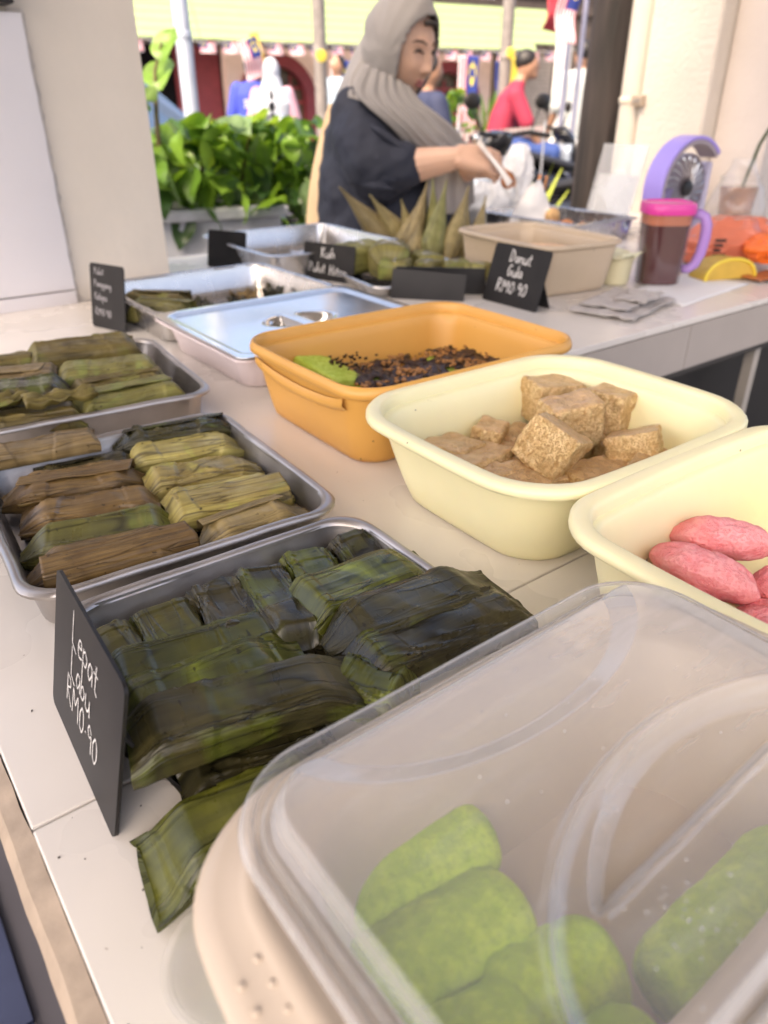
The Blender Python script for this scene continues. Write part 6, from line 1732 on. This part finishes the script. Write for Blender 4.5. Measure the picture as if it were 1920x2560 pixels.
# paper bag with a pastry, white carrier bags behind
paper = mat('white_greaseproof_paper', (.80, .79, .78), .7, var=.04, bump=.002, bscale=30)
pb = thing('paper_bag', 'open white paper bag with a pastry standing in the deep tray', 'paper bag', (1.775, 1.60, ZC + .03), 0)
q = MB(); rings = []
for i in range(13):
    f = i / 12; z = .115 * f; w_ = .064 * (1 - .80 * f ** 1.6); d_ = .022 * (1 - .5 * f)
    cx_ = .012 * f
    rings.append([(cx_ * .6 + RIGHT.x * w_ * math.cos(a) + HEAD.x * d_ * math.sin(a) + .004 * noise.noise((f * 5, a, 1)), RIGHT.y * w_ * math.cos(a) + HEAD.y * d_ * math.sin(a) + .004 * noise.noise((f * 5, a, 2)), z + .008 * math.cos(a) * f) for a in [2 * PI * j / 24 for j in range(24)]])
q.loft(rings, True, True, False); q.build('paper', paper, pb, smooth=50)
q = MB(); q.ball((.045, -.045, .022), (.026, .022, .026), 14, 10); blob('pastry', q, mat('golden_pastry', (.62, .38, .17), .7, var=.2, scale=50), pb, .005, 2)
def carrier(label, c, rx, ry, h, m, seed, name='carrier_bag', handles=True, lean=0):
    root = thing(name, label, 'plastic bag', c, AR_)
    q = MB(); rings = []
    for i in range(34):
        f = i / 33; k = math.sin(PI * min(1, .18 + f * .72)) ** .7
        rings.append([(lean * f + rx * k * math.cos(a) * (1 + .22 * noise.noise((math.cos(a) * 2, math.sin(a) * 2, f * 4 + seed))) + .12 * rx * noise.noise((a * 3, f * 8, seed)), ry * k * math.sin(a) * (1 + .3 * noise.noise((math.cos(a) * 3, f * 3, seed))), h * f + .05 * h * noise.noise((math.cos(a) * 2, math.sin(a) * 2, seed)) * f) for a in [2 * PI * j / 36 for j in range(56)]])
    q.loft(rings, True, True, True)
    q.v = [(x * (1 + .10 * noise.noise((x * 60, y * 60, z * 60 + seed))), y * (1 + .12 * noise.noise((x * 55, y * 55 + 9, z * 55 + seed))), z + .10 * h * abs(noise.noise((x * 45, y * 45, z * 30 + seed))) * min(1, z / h * 2)) for x, y, z in q.v]
    q.build('film', m, root, smooth=24)
    return root
wb_ = mat('thin_white_plastic', (.80, .82, .86), .35, var=.05, bump=.003, bscale=25); mix_surface(wb_, .8)
bpos = at(1290, 470, 2.75); carrier('thin white carrier bag hanging behind the tongs', (bpos.x, bpos.y, .90), .055, .05, .22, wb_, 3)
bpos = at(1222, 480, 2.72); carrier('second white carrier bag low behind the deep tray', (bpos.x, bpos.y, .86), .075, .05, .15, wb_, 9)
# clear stand with a printed sheet
stn = thing('notice_stand', 'slanted clear acrylic stand with a white printed sheet', 'notice stand', (1.985, 1.50, ZC), 0)
acr = mat('clear_acrylic', (.80, .82, .84), .08, spec=.7); mix_surface(acr, .30)
def quad(P0, U, Vv, a0, a1, b0, b1, off, t):
    Nn = Vector(U).cross(Vector(Vv)).normalized()
    f = [P0 + U * a + Vv * b_ + Nn * off for a, b_ in ((a0, b0), (a1, b0), (a1, b1), (a0, b1))]
    return MB().loft([[p + Nn * t for p in f], [p - Nn * t for p in f]], True, True, True)
P0, U_, V_ = Vector((0, .075, .002)), Vector((.014, -.150, 0)), Vector((.075, .010, .238))
quad(P0, U_, V_, 0, 1, 0, 1, 0, .0015).build('panel', acr, stn, smooth=0)
quad(P0, U_, V_, .06, .94, .04, .66, -.004, .0006).build('sheet', white, stn, smooth=0)
q = MB(); inkm = mat('faint_green_ink', (.22, .30, .30), .8, var=.15, scale=60); rnd = random.Random(4)
for i in range(9):
    b_ = .10 + i * .055
    m0 = quad(P0, U_, V_, .20, .78 - rnd.random() * .2, b_, b_ + .024, -.0052, .0002); q.add(m0.v, m0.f)
for a0, a1, b0, b1 in ((.14, .86, .07, .082), (.14, .86, .60, .612), (.14, .155, .07, .61), (.845, .86, .07, .61)):
    m0 = quad(P0, U_, V_, a0, a1, b0, b1, -.0052, .0002); q.add(m0.v, m0.f)
q.build('printed_lines', inkm, stn, smooth=0)
q = MB(); q.box(-.01, .09, -.08, .08, 0, .003); q.build('base', acr, stn, smooth=0)
# desk fan: C-shaped lilac frame, ribbed disc, dark hub
lil = mat('lilac_plastic', (.36, .28, .74), .35, var=.03); lil_in = mat('grey_mauve_plastic', (.34, .28, .30), .5)
fan = thing('desk_fan', 'small desk fan in a lilac C-shaped frame behind the pink-lidded jug', 'fan', (2.065, 1.315, ZC), AR_ + .58)
def cring(a, r0, r1, y0, y1, cx_, cz_): return [(cx_ + r0 * math.cos(a), y0, cz_ + r0 * math.sin(a)), (cx_ + r1 * math.cos(a), y0, cz_ + r1 * math.sin(a)), (cx_ + r1 * math.cos(a), y1, cz_ + r1 * math.sin(a)), (cx_ + r0 * math.cos(a), y1, cz_ + r0 * math.sin(a))]
q = MB(); q2 = MB(); CX, CZ, RO = .0, .135, .135
for k in range(40):
    pass
angs = [R(42 + (232 - 42) * k / 44) for k in range(45)]
q.loft([cring(a, RO - .010, RO, -.050, .012, CX, CZ) for a in angs], True, True, True); q.build('frame', lil, fan, smooth=40, bevel=.003)
q2.loft([cring(a, RO - .0205, RO - .0102, -.048, .010, CX, CZ) for a in angs], True, True, True); q2.build('frame_lining', lil_in, fan, smooth=40)
q = MB(); q.lathe([(.060, 0), (.066, .004), (.066, .016), (.05, .022), (.014, .026)], 32); q.build('base', lil, fan)
q = MB(); q.tube([(0, .03, .02), (0, .035, .09), (0, .03, .13)], [.014, .012, .016], 12); q.build('stem', lil, fan)
q = MB(); q.lathe([(.086, -.014), (.090, -.010), (.090, .022), (.086, .028), (.02, .036), (.0, .036)], 40, cap0=False); q.build('housing', mat('grey_lilac_plastic', (.42, .40, .50), .4), fan, loc=(.012, .0, .135), rot=(R(-90), 0, 0))
for k in range(44):
    a = 2 * PI * k / 44; q = MB()
    q.loft([[(r_ * math.cos(a + tw_ * .35), -.012 - .006 * (1 - r_ / .085), r_ * math.sin(a + tw_ * .35)), (r_ * math.cos(a + tw_ * .35 + .05), -.008 - .006 * (1 - r_ / .085), r_ * math.sin(a + tw_ * .35 + .05))] for r_, tw_ in ((.018, 0), (.045, .3), (.070, .7), (.085, 1))], close=False)
    q.build('blade', M['steel_bright'] if k % 2 else lil_in, fan, loc=(.012, -.006, .135), smooth=60, fix=False, solid=.0016)
q = MB(); q.lathe([(.022, -.004), (.020, .010), (.010, .014), (.002, .0145)], 24); q.build('hub', M['black'], fan, loc=(.012, -.018, .135), rot=(R(90), 0, 0))
q = MB(); q.box(.100, .118, -.02, .014, .02, .20); q.build('side_panel', mat('pale_grey_lilac', (.48, .45, .58), .4), fan, smooth=0, bevel=.006)
# jug of red drink with pink lid and lilac handle
jg = thing('drink_jug', 'tall jug of dark red drink with a bright pink lid and lilac handle', 'jug', (1.495, .965, ZC + .0006), AR_)
def sqr(r_, z): return [(r_ * math.cos(a) * (1 + .07 * math.cos(4 * a + PI)), r_ * math.sin(a) * (1 + .07 * math.cos(4 * a + PI)), z) for a in [2 * PI * j / 40 for j in range(40)]]
q = MB(); q.loft([sqr(.040, .0), sqr(.044, .003), sqr(.049, .122)], True, True, True); q.build('drink', mat('dark_red_drink', (.055, .006, .005), .12, spec=.6), jg, smooth=40)
q = MB(); q.loft([sqr(.0491, .1222), sqr(.0505, .143)], True, True, True); q.build('froth', mat('orange_froth', (.48, .15, .07), .5, var=.1), jg, smooth=40)
q = MB(); q.loft([sqr(.043, -.0002), sqr(.0475, .004), sqr(.0530, .150), sqr(.0545, .1515)], True, False, False)
jw = mat('clear_pink_plastic', (.75, .55, .58), .1, spec=.6); mix_surface(jw, .05); q.build('wall', jw, jg, smooth=40)
pk = mat('bright_pink_plastic', (.70, .05, .32), .3, var=.02)
q = MB(); q.loft([sqr(.0555, .143), sqr(.0565, .147), sqr(.0565, .160), sqr(.054, .1645), sqr(.048, .1655), sqr(.046, .162), sqr(.020, .1625)], True, True, True); q.build('lid', pk, jg, smooth=40)
q = MB(); q.tube([(.048, -.012, .142), (.062, -.017, .143), (.073, -.020, .137), (.079, -.023, .120), (.080, -.024, .095), (.077, -.023, .065), (.070, -.021, .042), (.060, -.016, .032), (.046, -.012, .030)], [.010, .0105, .011, .0115, .0115, .011, .0105, .010, .009], 12); 
hm = mat('clear_lilac_plastic', (.46, .27, .68), .2); mix_surface(hm, .8); q.build('handle', hm, jg, smooth=180)
ps = MB(); ps.grid(14, 14, lambda u, v: ((u - .5) * .30 + .04 * (v - .5), (v - .5) * .15, .0012 + .0010 * noise.noise((u * 4, v * 4, 1))))
ps.build('paper_sheet', paper, None, smooth=60, fix=False, solid=.0006, loc=(1.505, .890, ZC), rot=AR_ * .0 + R(6), label='sheet of white paper lying under the red jug', cat='paper')
# folded grey cloth
ck = mat('grey_cotton_cloth', (.46, .42, .39), .9, var=.08, scale=30, bump=.0015, bscale=160)
cl = thing('dish_cloth', 'crumpled pale grey cloth folded on the counter by the beige container', 'cloth', (1.245, .865, ZC + .001), R(14))
for k, (w_, d_, dx, dy, z_) in enumerate(((.21, .13, 0, 0, .002), (.17, .095, .012, .010, .009), (.10, .06, .03, -.02, .015))):
    q = MB(); q.grid(40, 28, lambda u, v: ((u - .5) * w_ + dx + .012 * noise.noise((v * 3, k, 1)), (v - .5) * d_ + dy + .010 * noise.noise((u * 3, k, 5)), z_ + .0045 * (noise.noise((u * 5, v * 5, k)) + 1) * .7 + .004 * abs(noise.noise((u * 9 + v * 4, v * 3, k + 2.)))))
    q.build('fold', ck, cl, smooth=70, fix=False, solid=.002)
# cream cup behind the beige tub
cpn = thing('cream_tub', 'small cream plastic tub between the beige container and the jug', 'tub', (1.415, 1.02, ZC + .0006), 0)
q = MB(); q.lathe([(.030, 0), (.033, .003), (.038, .052), (.042, .053), (.043, .057), (.041, .058), (.0375, .055), (.031, .006), (.001, .005)], 30); q.build('cup', mat('cream_olive_plastic', (.62, .56, .36), .4), cpn)
q = MB(); q.grid(18, 18, lambda u, v: ((u - .5) * .085, (v - .5) * .085, .058 + .010 * (noise.noise((u * 4, v * 4, 2)) + .4))); q.build('paper_cover', mat('pale_yellow_paper', (.78, .76, .52), .8), cpn, smooth=60, fix=False, solid=.001)
# spring tongs laid in the deep tray
t2 = thing('tongs', 'steel tongs resting on the rim of the deep tray', 'tongs', (1.70, 1.36, ZC), 0)
for k in (-1, 1):
    q = MB(); q.tube([(.02, .06, .030), (.05, -.02 + k * .006, .062), (.09, -.10 + k * .012, .084)], [.004, .006, .007], 8, flat=.35); q.build('arm', M['steel_dull'], t2)
# yellow half-moon bun and bags at the right
bn = thing('yellow_pastry', 'yellow half-moon pastry box on the counter under the orange bag', 'pastry', (1.655, .905, ZC + .0006), R(-22))
q = MB(); q.loft([[(.068 * math.cos(a) * s_, .030 * (1 if k else -1), .046 * math.sin(a) ** .8 * s_) for a in [PI * j / 20 for j in range(21)]] for k, s_ in ((0, .97), (1, .97))], True, True, True); q.build('crust', mat('yellow_glazed_crust', (.60, .38, .06), .5, var=.1, scale=30), bn, smooth=50, bevel=.004)
q = MB(); q.tube([(.064 * math.cos(a), -.031, .045 * math.sin(a) ** .8) for a in [PI * j / 20 for j in range(21)]], .004, 8); q.build('rim', mat('bright_yellow_rim', (.78, .58, .06), .45), bn)
orb = mat('orange_red_plastic_film', (.90, .27, .16), .3, var=.06, bump=.003, bscale=30); mix_surface(orb, .72, (.98, .55, .45))
clr = mat('clear_bag_film', (.80, .74, .70), .2); mix_surface(clr, .12)
ob = carrier('coral orange plastic bag with black print at the right edge', (1.80, 1.0, ZC + .001), .115, .080, .105, orb, 5, lean=.03)
q = MB()
for i, w_ in enumerate((.030, .022, .030, .026)): q.box(-.05, -.05 + w_, -.0795, -.0785, .030 + i * .011, .036 + i * .011)
q.build('black_print', M['black'], ob, smooth=0)
carrier('clear plastic bag puffed up behind the orange bag', (1.90, 1.03, ZC + .001), .10, .07, .085, clr, 12)
carrier('bright orange bag tied off at the right picture edge', (1.80, .885, ZC + .022), .055, .05, .06, mat('bright_orange_film', (.86, .17, .03), .4, bump=.002, bscale=30), 15)
q = MB(); q.grid(16, 16, lambda u, v: ((u - .5) * .16, (v - .5) * .07, .006 + .008 * abs(noise.noise((u * 4, v * 3, 8)))))
q.build('snack_packet', [mat('orange_brown_wrapper', (.42, .13, .04), .35)], None, smooth=60, fix=False, loc=(1.745, .835, ZC), rot=R(-10), label='flat orange brown wrapper lying under the bags at the right edge', cat='wrapper', solid=.001)
# iced tea in a bag with a dark straw
it = thing('iced_tea', 'plastic cup of iced tea in a clear bag with a dark green straw', 'drink', (2.33, 1.275, ZC + .0006), 0); it.scale = (1.2, 1.2, 1.2)
q = MB(); q.lathe([(.036, 0), (.038, .003), (.048, .115), (.049, .13)], 26, cap1=False); cup_m = mat('clear_cup_plastic', (.8, .78, .75), .1); mix_surface(cup_m, .10); q.build('cup', cup_m, it)
q = MB(); q.lathe([(.034, .003), (.0455, .105), (.001, .106)], 24); q.build('tea', mat('milky_tea', (.34, .12, .04), .25, var=.35, scale=26), it)
q = MB(); q.tube([(-.01, .005, .02), (.022, -.016, .20), (.060, -.042, .30)], .0045, 8); q.build('straw', mat('dark_green_straw', (.05, .065, .02), .4), it)
q = MB(); rings = []
for i in range(14):
    f = i / 13; k = (.062 + .012 * math.sin(f * 6)) * (1 - .55 * sm(.6, 1, f))
    rings.append([(k * math.cos(a) * (1 + .15 * noise.noise((math.cos(a) * 2, math.sin(a) * 2, f * 5))), k * math.sin(a) * (1 + .15 * noise.noise((math.cos(a) * 2, math.sin(a) * 2, f * 5 + 7))), .17 * f) for a in [2 * PI * j / 30 for j in range(30)]])
q.loft(rings, True, True, False); q.build('bag', clr, it, smooth=70)
# clear round tub lid under the drooping parcel
q = MB(); q.lathe([(.026, .0), (.030, .001), (.031, .006), (.033, .0065), (.033, .0075), (.0295, .0075), (.028, .002), (.001, .0015)], 36)
clm = mat('thin_clear_lid', (.8, .8, .8), .1); mix_surface(clm, .08); q.build('clear_cup_lid', clm, None, loc=(.066, .196, ZC + .0006), smooth=40, label='clear round plastic lid peeping out under the green parcel by the beige rim', cat='lid')
# crumbs strewn over the tiles
q = MB(); rnd = random.Random(9)
for i in range(70):
    x, y = (rnd.uniform(.012, .06), rnd.uniform(.1, .45)) if i < 22 else (rnd.uniform(.02, .66), rnd.uniform(.1, 1.2)); s_ = rnd.uniform(.0002, .0006)
    q.obox((x, y, ZC + s_ * .5), (s_, s_ * .3, 0), (-s_ * .2, s_ * .7, 0), (0, 0, s_ * .5))
q.build('crumbs', ch, None, smooth=0, kind='stuff', label='tiny dark crumbs strewn over the cream counter tiles', cat='crumbs')
